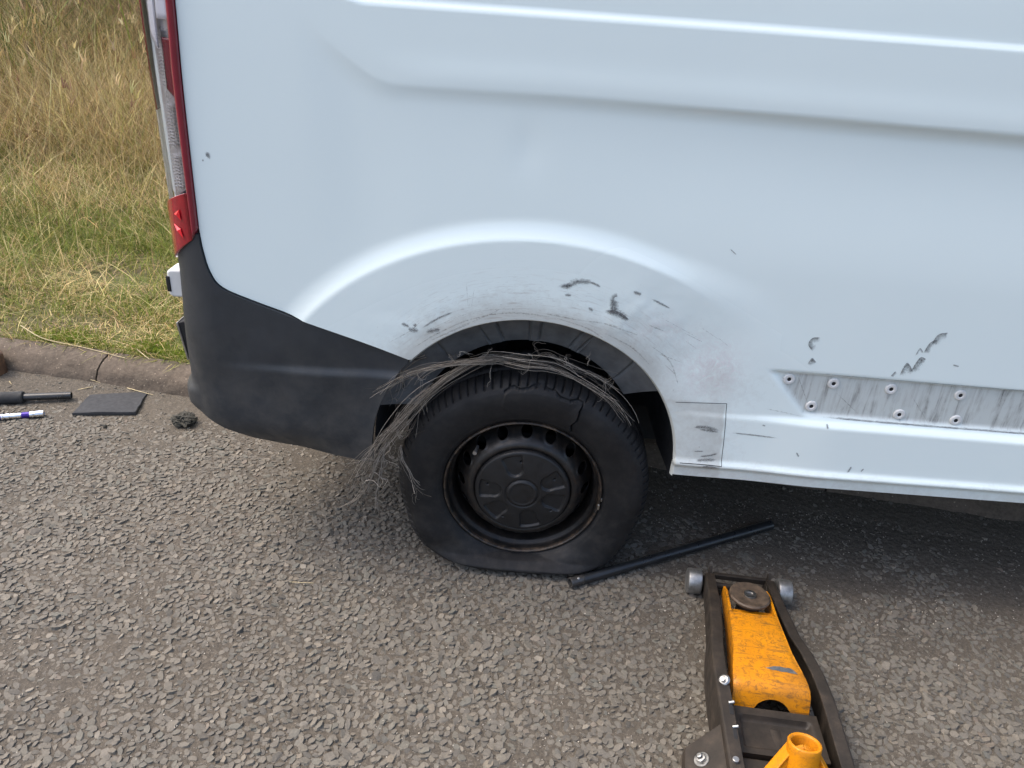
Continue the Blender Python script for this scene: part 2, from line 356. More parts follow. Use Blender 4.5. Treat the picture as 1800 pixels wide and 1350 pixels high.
# ------------------------------------------------------------------ ground
def kerb_y(x):
    x = np.asarray(x, float); q = np.maximum(0, -(x+1.75)); return .772-.126*(x+1.23)-.085*q**2*(q < 3)-(q >= 3)*.765
def road_z(x, y):
    """gentle unevenness of the road"""
    return .004*vnoise(x, y, 1.1, 3)+.0025*vnoise(x, y, 4.0, 4)
def build_road():
    # fine sheet near the van inside a plain far sheet
    xs = np.concatenate([[-60, -20, -6], np.arange(-3.2, 3.2001, .04), [6, 20, 60]]); ys = np.concatenate([[-60, -20, -5], np.arange(-2.4, 1.6001, .04), [5, 20, 60]])
    X, Y = np.meshgrid(xs, ys, indexing='ij'); near = (np.abs(X) < 3.21) & (Y > -2.41) & (Y < 1.61)
    Z = np.where(near, road_z(X, Y), 0.0)-.0
    V = np.stack([X, Y, Z], -1).reshape(-1, 3); nx, ny = X.shape
    i = np.arange(nx*ny).reshape(nx, ny); Q = np.stack([i[:-1, :-1], i[1:, :-1], i[1:, 1:], i[:-1, 1:]], -1).reshape(-1, 4)
    return tag(link("road", np_mesh("road", V, Q), ROAD), "worn grey road of rough stone chippings under the van", None, None, 'structure')
road = build_road()

def stone_shape(r, k, asp, h, g):
    """low angular chipping: base ring, inset top ring, crown"""
    a = np.linspace(0, 2*np.pi, k, endpoint=False)+g.uniform(-.33, .33, k)*2*np.pi/k; rr = r*g.uniform(.84, 1.12, k)
    bx, by = rr*np.cos(a)*asp, rr*np.sin(a)/asp
    ins = g.uniform(.70, .90, k); tx, ty = bx*ins, by*ins
    sl = g.normal(0, .21, 2); tz = h*g.uniform(.75, 1.15, k)+sl[0]*tx+sl[1]*ty
    V = np.zeros((2*k+1, 3)); V[:k] = np.stack([bx, by, np.full(k, -.006)], -1); V[k:2*k] = np.stack([tx, ty, tz], -1)
    V[2*k] = (g.normal(0, .1*r), g.normal(0, .1*r), tz.mean()+h*g.uniform(-.05, .18))
    F = []
    for j in range(k):
        n = (j+1) % k; F += [(j, n, k+n), (j, k+n, k+j), (k+j, k+n, 2*k)]
    return V, np.array(F)
STONES = []
for q in range(60):
    k = int(rng.integers(6, 9)); STONES.append(stone_shape(1.0, k, rng.uniform(1.0, 1.45), .27*rng.uniform(.6, 1.35), rng))
def scatter_stones():
    pitch = .0157
    gx = np.arange(-2.5, 2.1, pitch); gy = np.arange(-1.10, 1.0, pitch)
    X, Y = np.meshgrid(gx, gy); X = X+(np.arange(X.shape[0]) % 2)[:, None]*pitch/2
    X = (X+rng.uniform(-.42, .42, X.shape)*pitch).ravel(); Y = (Y+rng.uniform(-.42, .42, Y.shape)*pitch).ravel()
    R = pitch*np.clip(rng.normal(.61, .11, X.shape), .34, 1.0)*(1+.12*vnoise(X, Y, 2.5, 8))
    # smaller grit between them
    n2 = 12000; X2 = rng.uniform(-2.5, 2.1, n2); Y2 = rng.uniform(-1.1, 1.0, n2); R2 = pitch*rng.uniform(.07, .24, n2)
    X = np.r_[X, X2]; Y = np.r_[Y, Y2]; R = np.r_[R, R2]
    ky = kerb_y(X); keep = (Y < ky+.0) & ~((Y > .50) & (X > -.5))
    # towards the kerb the chippings drown in fines
    sunk = .30*vnoise(X, Y, 4, 11)+.42*vnoise(X, Y, 21, 12)-.10+.95*smooth((Y-ky+.40)/.40)+.55*smooth((X-.15)/.35)*smooth((Y+.22)/.32)
    sink = .0006+np.clip(sunk, -.15, 1.0)*.0062
    keep &= (sink < .0056); X, Y, R, sink = X[keep], Y[keep], R[keep], sink[keep]
    return X, Y, R, sink
sx, sy, sr, ssink = scatter_stones()
sz = road_z(sx, sy)-ssink
srot = rng.uniform(0, 2*np.pi, len(sx)); skind = rng.integers(0, len(STONES), len(sx))
# the 300 that show largest are stones of their own, the rest one layer
camxyz = np.array(cm.translation); axs = np.array([cr, cu, cf])
q = (np.stack([sx, sy, sz], -1)-camxyz)@axs.T
inv = (q[:, 2] > 0) & (np.abs(q[:, 0]/q[:, 2]) < .66) & (np.abs(q[:, 1]/q[:, 2]) < .495)
jackzone = (np.abs(sx-.61) < .2) & (sy > -.95) & (sy < .02)
size = np.where(inv & ~jackzone & (ssink < .004), sr/q[:, 2], 0); order = np.argsort(-size); single = order[:300]
smesh = []
for (V, F) in STONES:
    me = np_mesh("stone", V, F, smooth=False); me.materials.append(STONE); smesh.append(me)
for i in single:
    o = bpy.data.objects.new("stone", smesh[skind[i]]); COL.objects.link(o); o.parent = road
    o.location = (sx[i], sy[i], sz[i]); o.rotation_euler = (0, 0, srot[i]); o.scale = (sr[i],)*3
rest = np.ones(len(sx), bool); rest[single] = False
VV, FF, off = [], [], 0
for k, (V, F) in enumerate(STONES):
    id_ = np.nonzero(rest & (skind == k))[0]; n = len(id_)
    c, s = np.cos(srot[id_])[:, None], np.sin(srot[id_])[:, None]; r = sr[id_][:, None]
    P = np.stack([(V[None, :, 0]*c-V[None, :, 1]*s)*r+sx[id_][:, None], (V[None, :, 0]*s+V[None, :, 1]*c)*r+sy[id_][:, None], V[None, :, 2]*r+sz[id_][:, None]], -1)
    P[:, :len(V)//2, 2] = np.minimum(P[:, :len(V)//2, 2], sz[id_][:, None]-.003)
    VV.append(P.reshape(-1, 3)); FF.append((F[None]+(np.arange(n)*len(V))[:, None, None]+off).reshape(-1, 3)); off += n*len(V)
tag(link("stone_chippings", np_mesh("stone_chippings", np.concatenate(VV), np.concatenate(FF), smooth=False), STONE, road), "grey stone chippings bedded in the road surface", None, None, 'stuff')

# ------------------------------------------------------------------ kerb
kerb = tag(empty("kerb", (-1.2, .77, 0)), "brown concrete kerb between the road and the grass verge", None, None, 'structure')
KPROF = [(-.005, -.08), (-.002, .0), (.010, .030), (.026, .056), (.048, .074), (.075, .083), (.105, .087), (.128, .086), (.130, -.08)]
def kerb_stone(x0, x1):
    xs = np.linspace(x0+.003, x1-.003, 61); P = np.array(KPROF)
    # refine profile
    d = [P[0]]
    for a, b in zip(P[:-1], P[1:]):
        m = max(1, int(np.hypot(*(b-a))/.012))
        for t in range(1, m+1): d.append(a+(b-a)*t/m)
    P = np.array(d); n = len(P); ky = kerb_y(xs); dk = (kerb_y(xs+.01)-kerb_y(xs-.01))/.02; nl = np.hypot(1, dk)
    tilt = rng.uniform(-.003, .003); V = []
    for i, x in enumerate(xs):
        e = 1-.045*math.exp(-min(i, len(xs)-1-i)/.5)*(1+.5*math.sin(i+x0*9))
        yy = P[:, 0]*e; zz = P[:, 1]*e
        px = x-dk[i]/nl[i]*yy; py = ky[i]+yy/nl[i]
        w = .0030*vnoise(px*1.0, zz+yy, 24, 5)+.0018*vnoise(px, zz+yy, 80, 6)-.004*np.clip(vnoise(px, zz*2+yy, 17, 7)-.55, 0, 1)
        V.append(np.stack([px, py-w, zz+w+tilt], -1))
    V = np.concatenate(V); i = np.arange(len(xs)*n).reshape(len(xs), n)
    Q = np.stack([i[:-1, :-1], i[1:, :-1], i[1:, 1:], i[:-1, 1:]], -1).reshape(-1, 4)
    me = bpy.data.meshes.new("kerb_stone"); me.from_pydata(V.tolist(), [], [tuple(f) for f in Q.tolist()]+[tuple(range(n)), tuple(range(len(xs)*n-1, len(xs)*n-n-1, -1))])
    me.polygons.foreach_set("use_smooth", [True]*len(me.polygons)); me.set_sharp_from_angle(angle=math.radians(50))
    o = link("kerb_stone", me, KERB, kerb); o.matrix_parent_inverse = Matrix.Translation((1.2, -.77, 0))
for k in range(-4, 6): kerb_stone(-1.695+.914*k, -1.695+.914*(k+1))
# mortar behind the joints
MBk = []
def verge_z(x, y):
    d = y-kerb_y(x)-.125
    return .080+.03*np.clip(d, 0, 3)+.17*np.clip(d-3, 0, 8.5)+.018*vnoise(x, y, 2.2, 21)*smooth(d/.3)+.012*vnoise(x, y, 7, 22)*smooth(d/.15)
def build_verge():
    xs = np.concatenate([[-40, -20, -12], np.arange(-8, 3.01, .12), [6, 12, 25, 40]]); ds = np.concatenate([[.0, .02], np.arange(.06, 2, .06), np.arange(2, 13, .25), [16, 25, 50]])
    X, D = np.meshgrid(xs, ds, indexing='ij'); Y = kerb_y(X)+.125+D-.004
    Z = verge_z(X, Y); Z[:, 0] = .076; V = np.stack([X, Y, Z], -1).reshape(-1, 3); nx, ny = X.shape
    i = np.arange(nx*ny).reshape(nx, ny); Q = np.stack([i[:-1, :-1], i[1:, :-1], i[1:, 1:], i[:-1, 1:]], -1).reshape(-1, 4)
    return tag(link("verge", np_mesh("verge", V, Q), SOIL), "earth of the grassy bank behind the kerb", None, None, 'structure')
verge = build_verge()
# ------------------------------------------------------------------ grass
def blades(x, y, h, w, lean, leandir, col, curl, z0=None, droop=None):
    n = len(x); z0 = verge_z(x, y) if z0 is None else z0; ts = np.array([0, .36, .70, 1.0]); V = np.zeros((n, 7, 3))
    sd_ = leandir+np.pi/2+rng.normal(0, .5, n); cx, cy = np.cos(sd_)*w/2, np.sin(sd_)*w/2
    for j, t in enumerate(ts):
        off = h*(lean*t+curl*t*t); up = h*np.clip(t*np.sqrt(np.clip(1-np.minimum(lean, .95)**2, .05, 1))-.42*np.abs(curl)*t*t, .004, 2)
        X = x+np.cos(leandir)*off; Y = y+np.sin(leandir)*off; Z = z0+up-.01*(j == 0)
        wt = [1, .85, .55][j] if j < 3 else 0
        if j < 3:
            V[:, 2*j] = np.stack([X-cx*wt, Y-cy*wt, Z], -1); V[:, 2*j+1] = np.stack([X+cx*wt, Y+cy*wt, Z], -1)
        else: V[:, 6] = np.stack([X, Y, Z], -1)
    T = np.array([(0, 1, 3), (0, 3, 2), (2, 3, 5), (2, 5, 4), (4, 5, 6)]); F = (T[None]+(np.arange(n)*7)[:, None, None]).reshape(-1, 3)
    return V.reshape(-1, 3), F, np.repeat(col, 7, 0)
def pal(n, cols, wts, jit=.18):
    c = 1.28*np.array(cols)[rng.choice(len(cols), n, p=np.array(wts)/sum(wts))]; return np.clip(c*(1+rng.normal(0, jit, (n, 1)))*(1+rng.normal(0, .06, (n, 3))), .004, 1)
GREEN = [(.115, .145, .022), (.15, .18, .030), (.075, .10, .018), (.21, .205, .048)]
STR = [(.40, .315, .145), (.50, .405, .205), (.30, .225, .10), (.22, .155, .065)]
BRN = [(.12, .078, .040), (.17, .115, .06), (.085, .058, .032), (.24, .175, .09)]
G = []
def zone(n, d0, d1, pw=1.0, vis=.8):
    """positions: mostly where the verge shows left of the van, some along the rest"""
    d = d0+(d1-d0)*rng.uniform(0, 1, n)**pw; a = rng.uniform(0, 1, n) < vis
    yv = .95+d; x = np.where(a, rng.uniform(-2.5-.62*yv, -.10-.48*yv, n), rng.uniform(-7, 2.6, n)); return x, kerb_y(x)+.128+d
def addz(n, d0, d1, hm, hs, wm, lean, curl, cols, wts, pw=1.0, vis=.8, dens=None, ld=None):
    n = int(n*1.18); x, y = zone(n, d0, d1, pw, vis)
    if dens is not None: k = dens(x, y) > rng.uniform(0, 1, n); x, y = x[k], y[k]
    n = len(x); h = np.clip(rng.normal(hm, hs, n), hm*.35, hm*2)*(1+.35*vnoise(x, y, 1.7, 31))
    dirs = rng.uniform(0, 2*np.pi, n) if ld is None else rng.normal(ld, .9, n)
    G.append(blades(x, y, h, wm*rng.uniform(.6, 1.4, n), np.abs(rng.normal(lean, .26, n)), dirs, pal(n, cols, wts), rng.normal(curl, .25, n)))
patch = lambda s, sc, lo=0.0: (lambda x, y: np.clip(.5+.75*vnoise(x, y, sc, s)+lo, 0.03, 1))
addz(14000, .0, .55, .035, .012, .0030, .45, .4, GREEN+STR[:2], [6, 6, 3, 4, 2, 1], 1.0, .8, patch(41, 5, .25))
addz(9000, .02, .6, .075, .03, .0030, 1.1, .1, STR, [4, 4, 3, 2], 1.0, .85, patch(42, 4))
addz(30000, .25, 2.4, .10, .04, .0032, .45, .5, GREEN+STR[:1], [8, 8, 5, 4, 2], .9, .82, patch(43, 2.2, .2))
addz(9000, .25, 2.4, .16, .05, .0034, .75, .4, STR+GREEN[3:], [5, 5, 4, 2, 3], 1.0, .85, patch(44, 2.5, .1))
addz(20000, 1.0, 3.3, .18, .06, .0042, .42, .6, GREEN+STR[:2], [6, 5, 4, 4, 2, 2], 1.0, .82, patch(45, 1.3, .1))
addz(17000, 1.3, 4.5, .32, .11, .0034, .60, .35, STR+GREEN[3:]+BRN[:1], [5, 5, 4, 3, 2, 2], .8, .84, patch(46, 1.1, .2))
addz(24000, 2.3, 6.0, .55, .17, .0034, .55, .35, STR+BRN[:2]+GREEN[3:], [6, 5, 5, 4, 3, 3, 4], .85, .84, patch(47, 1.0, .2))
addz(9000, 2.6, 7.0, .62, .15, .0032, .45, .30, STR[:2]+STR[2:3], [5, 5, 4], .9, .84, patch(50, 1.6, -.15))
addz(24000, 4.6, 12.0, .68, .20, .0055, .55, .35, BRN+STR[2:]+GREEN[2:3], [5, 4, 5, 3, 2, 3, 3], .9, .84, patch(48, .6, .35))
addz(7000, 4.0, 12.0, .62, .18, .013, .50, .5, GREEN[:3]+[(.055, .075, .02)], [3, 2, 4, 5], .9, .84, patch(49, .5, -.1))
# seed heads on the tall stalks
def seeds(n, d0, d1, h):
    x, y = zone(n, d0, d1, .9, .85); n = len(x); hh = rng.normal(h, h*.2, n); z0 = verge_z(x, y)+hh*.8; a = rng.uniform(0, 6.28, n); c = pal(n, STR[:2]+BRN[3:]+[(.16, .10, .055)], [3, 3, 3, 4])
    for j in range(3): G.append(blades(x+rng.normal(0, .006, n), y+rng.normal(0, .006, n), rng.uniform(.05, .11, n), rng.uniform(.006, .012, n), np.abs(rng.normal(.4, .2, n)), a+rng.normal(0, .8, n), c, rng.normal(.3, .2, n), z0))
seeds(1200, 2.5, 9, .60)
# litter fringe hanging over the kerb
xk = rng.uniform(-2.7, 2.0, 2200); yk = kerb_y(xk)+.132+np.abs(rng.normal(0, .03, 2200)); n = len(xk)
G.append(blades(xk, yk, rng.uniform(.03, .09, n), rng.uniform(.002, .004, n), rng.uniform(.4, 1.2, n), rng.normal(-1.6, .9, n), pal(n, GREEN+STR[:2], [3, 4, 2, 4, 3, 2]), rng.normal(.2, .2, n)))
VV, FF, CC, off = [], [], [], 0
for V, F, c in G: VV.append(V); FF.append(F+off); CC.append(c); off += len(V)
tag(link("grass", np_mesh("grass", np.concatenate(VV), np.concatenate(FF), smooth=True, attrs={"col": np.concatenate(CC)}), GRASS), "unmown verge grass, green by the kerb and tall dry straw behind", "grass", None, 'stuff')
# moss cushion on the kerb's back edge
def moss():
    n = 5200; x = np.concatenate([rng.normal(-1.90, .085, n//2), rng.normal(-1.55, .06, n//4), rng.normal(-1.40, .07, n//4)]); n = len(x)
    y = kerb_y(x)+.165+np.abs(rng.normal(0, .045, n)); V, F, c = blades(x, y, rng.uniform(.010, .022, n), rng.uniform(.002, .004, n), rng.uniform(0, .7, n), rng.uniform(0, 6.28, n), pal(n, [(.13, .18, .015), (.17, .22, .02), (.09, .13, .015)], [4, 4, 3]), rng.normal(0, .3, n))
    tag(link("moss", np_mesh("moss", V, F, attrs={"col": c}), GRASS), "bright green moss at the back edge of the kerb", "moss", None, 'stuff')
moss()
# fines and grit swept against the kerb
def gutter():
    n = 9000; x = rng.uniform(-2.8, 2.4, n); y = kerb_y(x)-np.abs(rng.normal(0, .075, n))+.004; r = rng.uniform(.0012, .0045, n)*(1+(rng.uniform(0, 1, n) < .03)*1.2)
    V0, F0 = STONES[3]; a = rng.uniform(0, 6.28, n); c, s = np.cos(a)[:, None], np.sin(a)[:, None]; R = r[:, None]
    z = road_z(x, y)+.009*np.exp(-((kerb_y(x)-y)/.05)**2)
    P = np.stack([(V0[None, :, 0]*c-V0[None, :, 1]*s)*R+x[:, None], (V0[None, :, 0]*s+V0[None, :, 1]*c)*R+y[:, None], V0[None, :, 2]*R*1.6+z[:, None]], -1)
    tag(link("gutter_grit", np_mesh("gutter_grit", P.reshape(-1, 3), (F0[None]+(np.arange(n)*len(V0))[:, None, None]).reshape(-1, 3), smooth=False), STONE), "loose brown grit gathered along the foot of the kerb", "grit", None, 'stuff')
    xs = np.linspace(-2.9, 2.5, 270); d = np.array([0.004, -.03, -.07, -.12, -.17]); zz = np.array([.012, .009, .005, .002, -.006])
    X = np.repeat(xs[:, None], 5, 1); Y = kerb_y(X)+d; Z = road_z(X, Y)+zz+.002*vnoise(X, Y, 30, 61); i = np.arange(X.size).reshape(X.shape)
    link("dust_strip", np_mesh("dust_strip", np.stack([X, Y, Z], -1).reshape(-1, 3), np.stack([i[:-1, :-1], i[:-1, 1:], i[1:, 1:], i[1:, :-1]], -1).reshape(-1, 4)), ROAD, road)
gutter()

def sparkle():
    n = 9000; x = rng.uniform(-2.3, 2.0, n); y = rng.uniform(-1.1, .75, n); k = (vnoise(x, y, 6, 65)+.5*vnoise(x, y, 19, 66) > -.15) & (y < kerb_y(x)); x, y = x[k], y[k]; n = len(x); r = rng.uniform(.0008, .0021, n)
    V0, F0 = STONES[5]; a = rng.uniform(0, 6.28, n); c, s = np.cos(a)[:, None], np.sin(a)[:, None]; R = r[:, None]; z = road_z(x, y)+rng.uniform(.0003, .003, n)
    P = np.stack([(V0[None, :, 0]*c-V0[None, :, 1]*s)*R+x[:, None], (V0[None, :, 0]*s+V0[None, :, 1]*c)*R+y[:, None], V0[None, :, 2]*R*1.8+z[:, None]], -1)
    tag(link("pale_grit", np_mesh("pale_grit", P.reshape(-1, 3), (F0[None]+(np.arange(n)*len(V0))[:, None, None]).reshape(-1, 3), smooth=False), simple("pale_grit", (.36, .325, .27), .7, .45, 300, 0), road), "pale grains of grit between the chippings", None, None, 'stuff')
sparkle()
# ------------------------------------------------------------------ the van: skin as a function of (u, z); u runs along the side and round the rear corner
van = tag(empty("van", (0, 0, 0)), "white panel van with scraped side, dark rear bumper and shredded flat rear tyre", "van")
AX, AZ, AR = -.005, .385, .405
XC, RC = -.795, .118
EDGE = catmull([(-.795, 2.0), (-.797, 1.60), (-.800, 1.437), (-.807, 1.282), (-.811, 1.137), (-.814, 1.0), (-.815, .945)], 40)
BTOP = np.vstack([catmull([(-.815, .945), (-.811, .895), (-.800, .843), (-.775, .806), (-.701, .776), (-.564, .733), (-.423, .691), (-.321, .657), (-.20, .615), (-.05, .56)], 60)])
LEFTLINE = np.vstack([EDGE, BTOP[1:]])
LOWCREASE = np.array([(-.53, 1.43), (-.502, 1.391), (-.432, 1.341), (-.385, 1.312), (-.35, 1.303), (-.28, 1.302), (.0, 1.304), (.4, 1.301), (1.0, 1.292), (3.6, 1.25)])
def side_off(x, z):
    """outward displacement of the side skin"""
    x, z = np.broadcast_arrays(np.asarray(x, float), np.asarray(z, float)); o = np.zeros(x.shape)
    # recessed window blank above the top crease (rounded lower left corner)
    zt = 1.457-.006*np.clip(x-.4, 0, 3); cx_, r = -.40, .145
    dx = np.where(x < cx_, x-cx_, 0); dz = np.where(x < cx_, z-(zt+r), 0)
    sdz = np.where(x < cx_, np.where(z < zt+r, r-np.hypot(dx, dz), r+dx), z-zt)
    o -= .0085*smooth(sdz/.0075)
    # scallop below the lower crease
    zl = np.interp(x, LOWCREASE[:, 0], LOWCREASE[:, 1]); below = (zl-z)*(.62+.38*smooth((x+.44)/.16))
    amp = .0045+.0105*smooth((x+.40)/1.3); amp = amp*smooth((x+.56)/.14)
    b = np.clip(below, 0, None); o -= amp*(1-(1-np.clip(b/.036, 0, 1))**2)*(1-smooth((b-.06)/.30))
    # shoulder highlight just above the lower crease
    o += .0025*smooth((x+.5)/.3)*np.exp(-((below+.02)/.035)**2)
    # wheel-arch flare
    e = np.hypot((x-AX)/.70, (z-.39)/.598); ang = np.degrees(np.arctan2((z-.39)/.598, (x-AX)/.70))
    lo = smooth((ang-40)/32)
    A = .003+.0135*lo; A = A*smooth((ang+4)/20)*smooth((ang < 150)*1.0+(150-ang)/30+.0)
    wdt = .085+.10*(1-smooth((ang-40)/30))
    t = np.clip((1+wdt-e)/wdt, 0, 1); prof = np.where(lo > .6, t**1.6, smooth(t)); prof = t**1.9*lo+smooth(t)*(1-lo)
    flare = A*np.where(e < 1, 1.0, prof)*(z > .30)
    # lower body: trim channel, ledge and sill
    rx = smooth((x-.47)/.22)
    sill = (.006+.011*smooth((x-.55)/.25))*smooth((.572-z)/.018)*smooth((x-.30)/.15)
    low = np.where(x > .2, np.maximum(flare*(1-rx*smooth((.80-z)/.2)), sill), flare)
    o += low
    inch = channel_mask(x, z); o -= .0085*inch
    # bead along the sill and the turned-under flange
    zb = .404+.008*(x-.41); o += np.where(x > .1, .010*np.exp(-((z-zb-.004)/.0085)**2)-.004*smooth((zb-.004-z)/.008), 0)
    # shallow dents and the ripple of a used panel
    o -= .0022*np.exp(-(((x+.052)/.035)**2+((z-1.19)/.055)**2))
    o += .0010*vnoise(x, z, 2.3, 71)+.0003*vnoise(x, z, 6.0, 72)
    hit = np.exp(-(((x-.25)/.16)**2+((z-.80)/.09)**2))+.8*np.exp(-(((x+.25)/.14)**2+((z-.74)/.06)**2))
    o += hit*(.0016*vnoise(x, z, 22, 73)+.0007*vnoise(x, z, 60, 74)); o -= .004*np.exp(-(((x-.36)/.10)**2+((z-.72)/.09)**2))
    return o
def channel_mask(x, z):
    zt = .699-.004*np.clip(x-.6, 0, 9); zb = .574; left = .577+(.699-z)*.95
    top = smooth((zt-z)/.006); bot = smooth((z-zb)/.012); lf = smooth((x-left-.02*0)/.03)
    return top*bot*lf
def tumble(z): return .004*np.clip(z-.9, 0, None)+.055*np.clip(z-1.35, 0, None)**2+.30*np.clip(z-1.70, 0, None)**2
def S(u, z, ex=0.0, off=None):
    u, z = np.broadcast_arrays(np.asarray(u, float), np.asarray(z, float))
    o = (side_off(np.maximum(u, XC-.02), z) if off is None else off)+ex
    ph = np.clip((XC-u)/RC, 0, np.pi/2); e = np.maximum(0, XC-u-RC*np.pi/2)
    px = np.maximum(u, XC)-RC*np.sin(ph); py = RC*(1-np.cos(ph))+e+tumble(z)
    return np.stack([px-np.sin(ph)*o, py-np.cos(ph)*o, z], -1)
def clip_grid(us, zs, sdf, pos, thick=.004, attrs=None, inward=(0, 1, 0)):
    """sheet over the grid where sdf >= 0, its rim snapped onto the outline and turned inwards"""
    U, Z = np.meshgrid(us, zs, indexing='ij'); cu_ = np.gradient(us)[:, None]+0*Z; cz_ = np.gradient(zs)[None, :]+0*U; cell = np.minimum(cu_, cz_)
    for it in range(3):
        d = sdf(U, Z); e = 1e-4; gu = (sdf(U+e, Z)-sdf(U-e, Z))/(2*e); gz = (sdf(U, Z+e)-sdf(U, Z-e))/(2*e); g2 = np.maximum(gu*gu+gz*gz, .2)
        if it == 0: near = np.abs(d) < .56*cell*np.maximum(np.abs(gu), np.abs(gz)).clip(.7, 1.0)*1.02
        U = np.where(near, U-d*gu/g2, U); Z = np.where(near, Z-d*gz/g2, Z)
    ok = near | (sdf(U, Z) > -1e-6); nx, nz = U.shape; i = np.arange(nx*nz).reshape(nx, nz); okf = ok.ravel()
    Q = np.stack([i[:-1, :-1], i[1:, :-1], i[1:, 1:], i[:-1, 1:]], -1).reshape(-1, 4); c = okf[Q].sum(1)
    quads = Q[c == 4]; t3 = Q[c == 3]; bad = np.argmin(okf[t3], 1); tris = np.stack([t3[np.arange(len(t3)), (bad+k) % 4] for k in (1, 2, 3)], -1) if len(t3) else np.zeros((0, 3), int)
    nearf = near.ravel()
    if len(quads):                                       # drop slivers lying wholly on the outline
        quads = quads[nearf[quads].sum(1) < 4]
    if len(tris): tris = tris[nearf[tris].sum(1) < 3]
    E = np.concatenate([quads[:, [0, 1]], quads[:, [1, 2]], quads[:, [2, 3]], quads[:, [3, 0]]]+([tris[:, [0, 1]], tris[:, [1, 2]], tris[:, [2, 0]]] if len(tris) else []))
    key = np.sort(E, 1); key = key[:, 0]*(nx*nz)+key[:, 1]; uq, inv_, cnt = np.unique(key, return_inverse=True, return_counts=True); B = E[cnt[inv_] == 1]
    P = pos(U, Z).reshape(-1, 3); A = {k: f(U, Z).ravel() for k, f in (attrs or {}).items()}
    bv = np.unique(B); m = np.full(len(P), -1); m[bv] = np.arange(len(bv))
    e = 1e-3; Uf, Zf = U.ravel()[bv], Z.ravel()[bv]; du = pos(Uf+e, Zf)-pos(Uf-e, Zf); dz = pos(Uf, Zf+e)-pos(Uf, Zf-e); nn = np.cross(dz, du); nn /= np.linalg.norm(nn, axis=1)[:, None]+1e-12
    base = len(P); P2 = np.concatenate([P, P[bv], P[bv]+nn*thick]); A = {k: np.concatenate([a, a[bv], a[bv]]) for k, a in A.items()}
    sk = np.stack([base+m[B[:, 1]], base+m[B[:, 0]], base+len(bv)+m[B[:, 0]], base+len(bv)+m[B[:, 1]]], -1)
    used = np.zeros(len(P2), bool); polys = [p for p in (quads, tris, sk) if len(p)]
    for p in polys: used[p.ravel()] = True
    rm = np.cumsum(used)-1
    return P2[used], [rm[p][:, ::-1] for p in polys], {k: a[used] for k, a in A.items()}
def d_arch(u, z): return np.hypot(u-AX, z-AZ)-AR
LPOLY = np.vstack([LEFTLINE, [(-.05, .2), (-2.5, .2), (-2.5, 2.0)]])
def d_left(u, z):
    d = poly_dist(u, z, LEFTLINE); return np.where(in_poly(u, z, LPOLY), -d, d)
ZTOP, SILLZ = 1.90, .366
def sdf_side(u, z): return np.minimum(np.minimum(d_arch(u, z), d_left(u, z)-.0012), z-(SILLZ+.008*(u-.41)*(u > .2)))
def grime(u, z):
    da = d_arch(u, z); g = .95*np.exp(-np.clip(da, 0, 9)/.055)*smooth((z-.55)/.15)*(u < .45)
    g = np.maximum(g, .55*np.exp(-np.clip(da, 0, 9)/.13)*smooth((u-.0)/.2)*(u < .6)); g = np.maximum(g, .45*smooth((.46-z)/.1)*(u > .3))
    g = np.maximum(g, .55*smooth((.5195-.11*(z-.41)-u)/.004)*(u > .3)*smooth((.596-z)/.004))
    g = np.maximum(g, .35*np.exp(-(((u-.45)/.14)**2+((z-.65)/.09)**2))); return np.clip(g+.10*smooth((1.0-z)/.4), 0, 1)
def rubbed(u, z): d = d_arch(u, z); return np.clip(np.exp(-np.clip(d, 0, 9)/.040)*smooth((z-.62)/.12)+.5*np.exp(-((d-.07)/.05)**2)*smooth((z-.68)/.1)*smooth((u+.4)/.2), 0, 1)
def pink(u, z): return np.clip(np.exp(-(((u-.44)/.075)**2+((z-.69)/.075)**2))+.5*np.exp(-(((u-.30)/.07)**2+((z-.79)/.035)**2)), 0, 1)
us = np.concatenate([np.arange(-.84, 1.7, .0055), np.arange(1.7, 3.76, .014)]); zs = np.concatenate([np.arange(.355, 1.56, .0055), np.arange(1.56, ZTOP+.001, .02)])
P, F, A = clip_grid(us, zs, sdf_side, S, .012, {"grime": grime, "pink": pink, "arc_s": lambda u, z: np.arctan2(z-AZ, u-AX), "arc_r": d_arch, "rubbed": rubbed, "channel": lambda u, z: channel_mask(u, z)*smooth((u-.60)/.05)})
side = link("side_panel", np_mesh("side_panel", P, F, attrs=A), PAINT, van); side["label"] = "white scraped side panel with creased swage and flared wheel arch"
# rolled lip round the wheel opening
def arch_lip():
    a0, a1 = math.radians(-3.5), math.radians(139); a = np.linspace(a0, a1, 220); prof = [(0, 0.0005), (.0015, .003), (.004, .006), (.006, .012), (.0045, .022), (.002, .030)]
    V = []
    for (dr, dy) in prof:
        x = AX+(AR-dr)*np.cos(a); z = AZ+(AR-dr)*np.sin(a); xe = AX+AR*np.cos(a); ze = AZ+AR*np.sin(a); p = S(xe, ze); V.append(np.stack([x, p[:, 1]+dy, z], -1))
    V = np.concatenate(V); i = np.arange(len(V)).reshape(len(prof), -1); Q = np.stack([i[:-1, :-1], i[1:, :-1], i[1:, 1:], i[:-1, 1:]], -1).reshape(-1, 4)
    n = len(V); link("arch_lip", np_mesh("arch_lip", V, Q, attrs={"grime": np.full(n, .8), "pink": np.zeros(n), "channel": np.zeros(n)}), PAINT, side)
arch_lip()
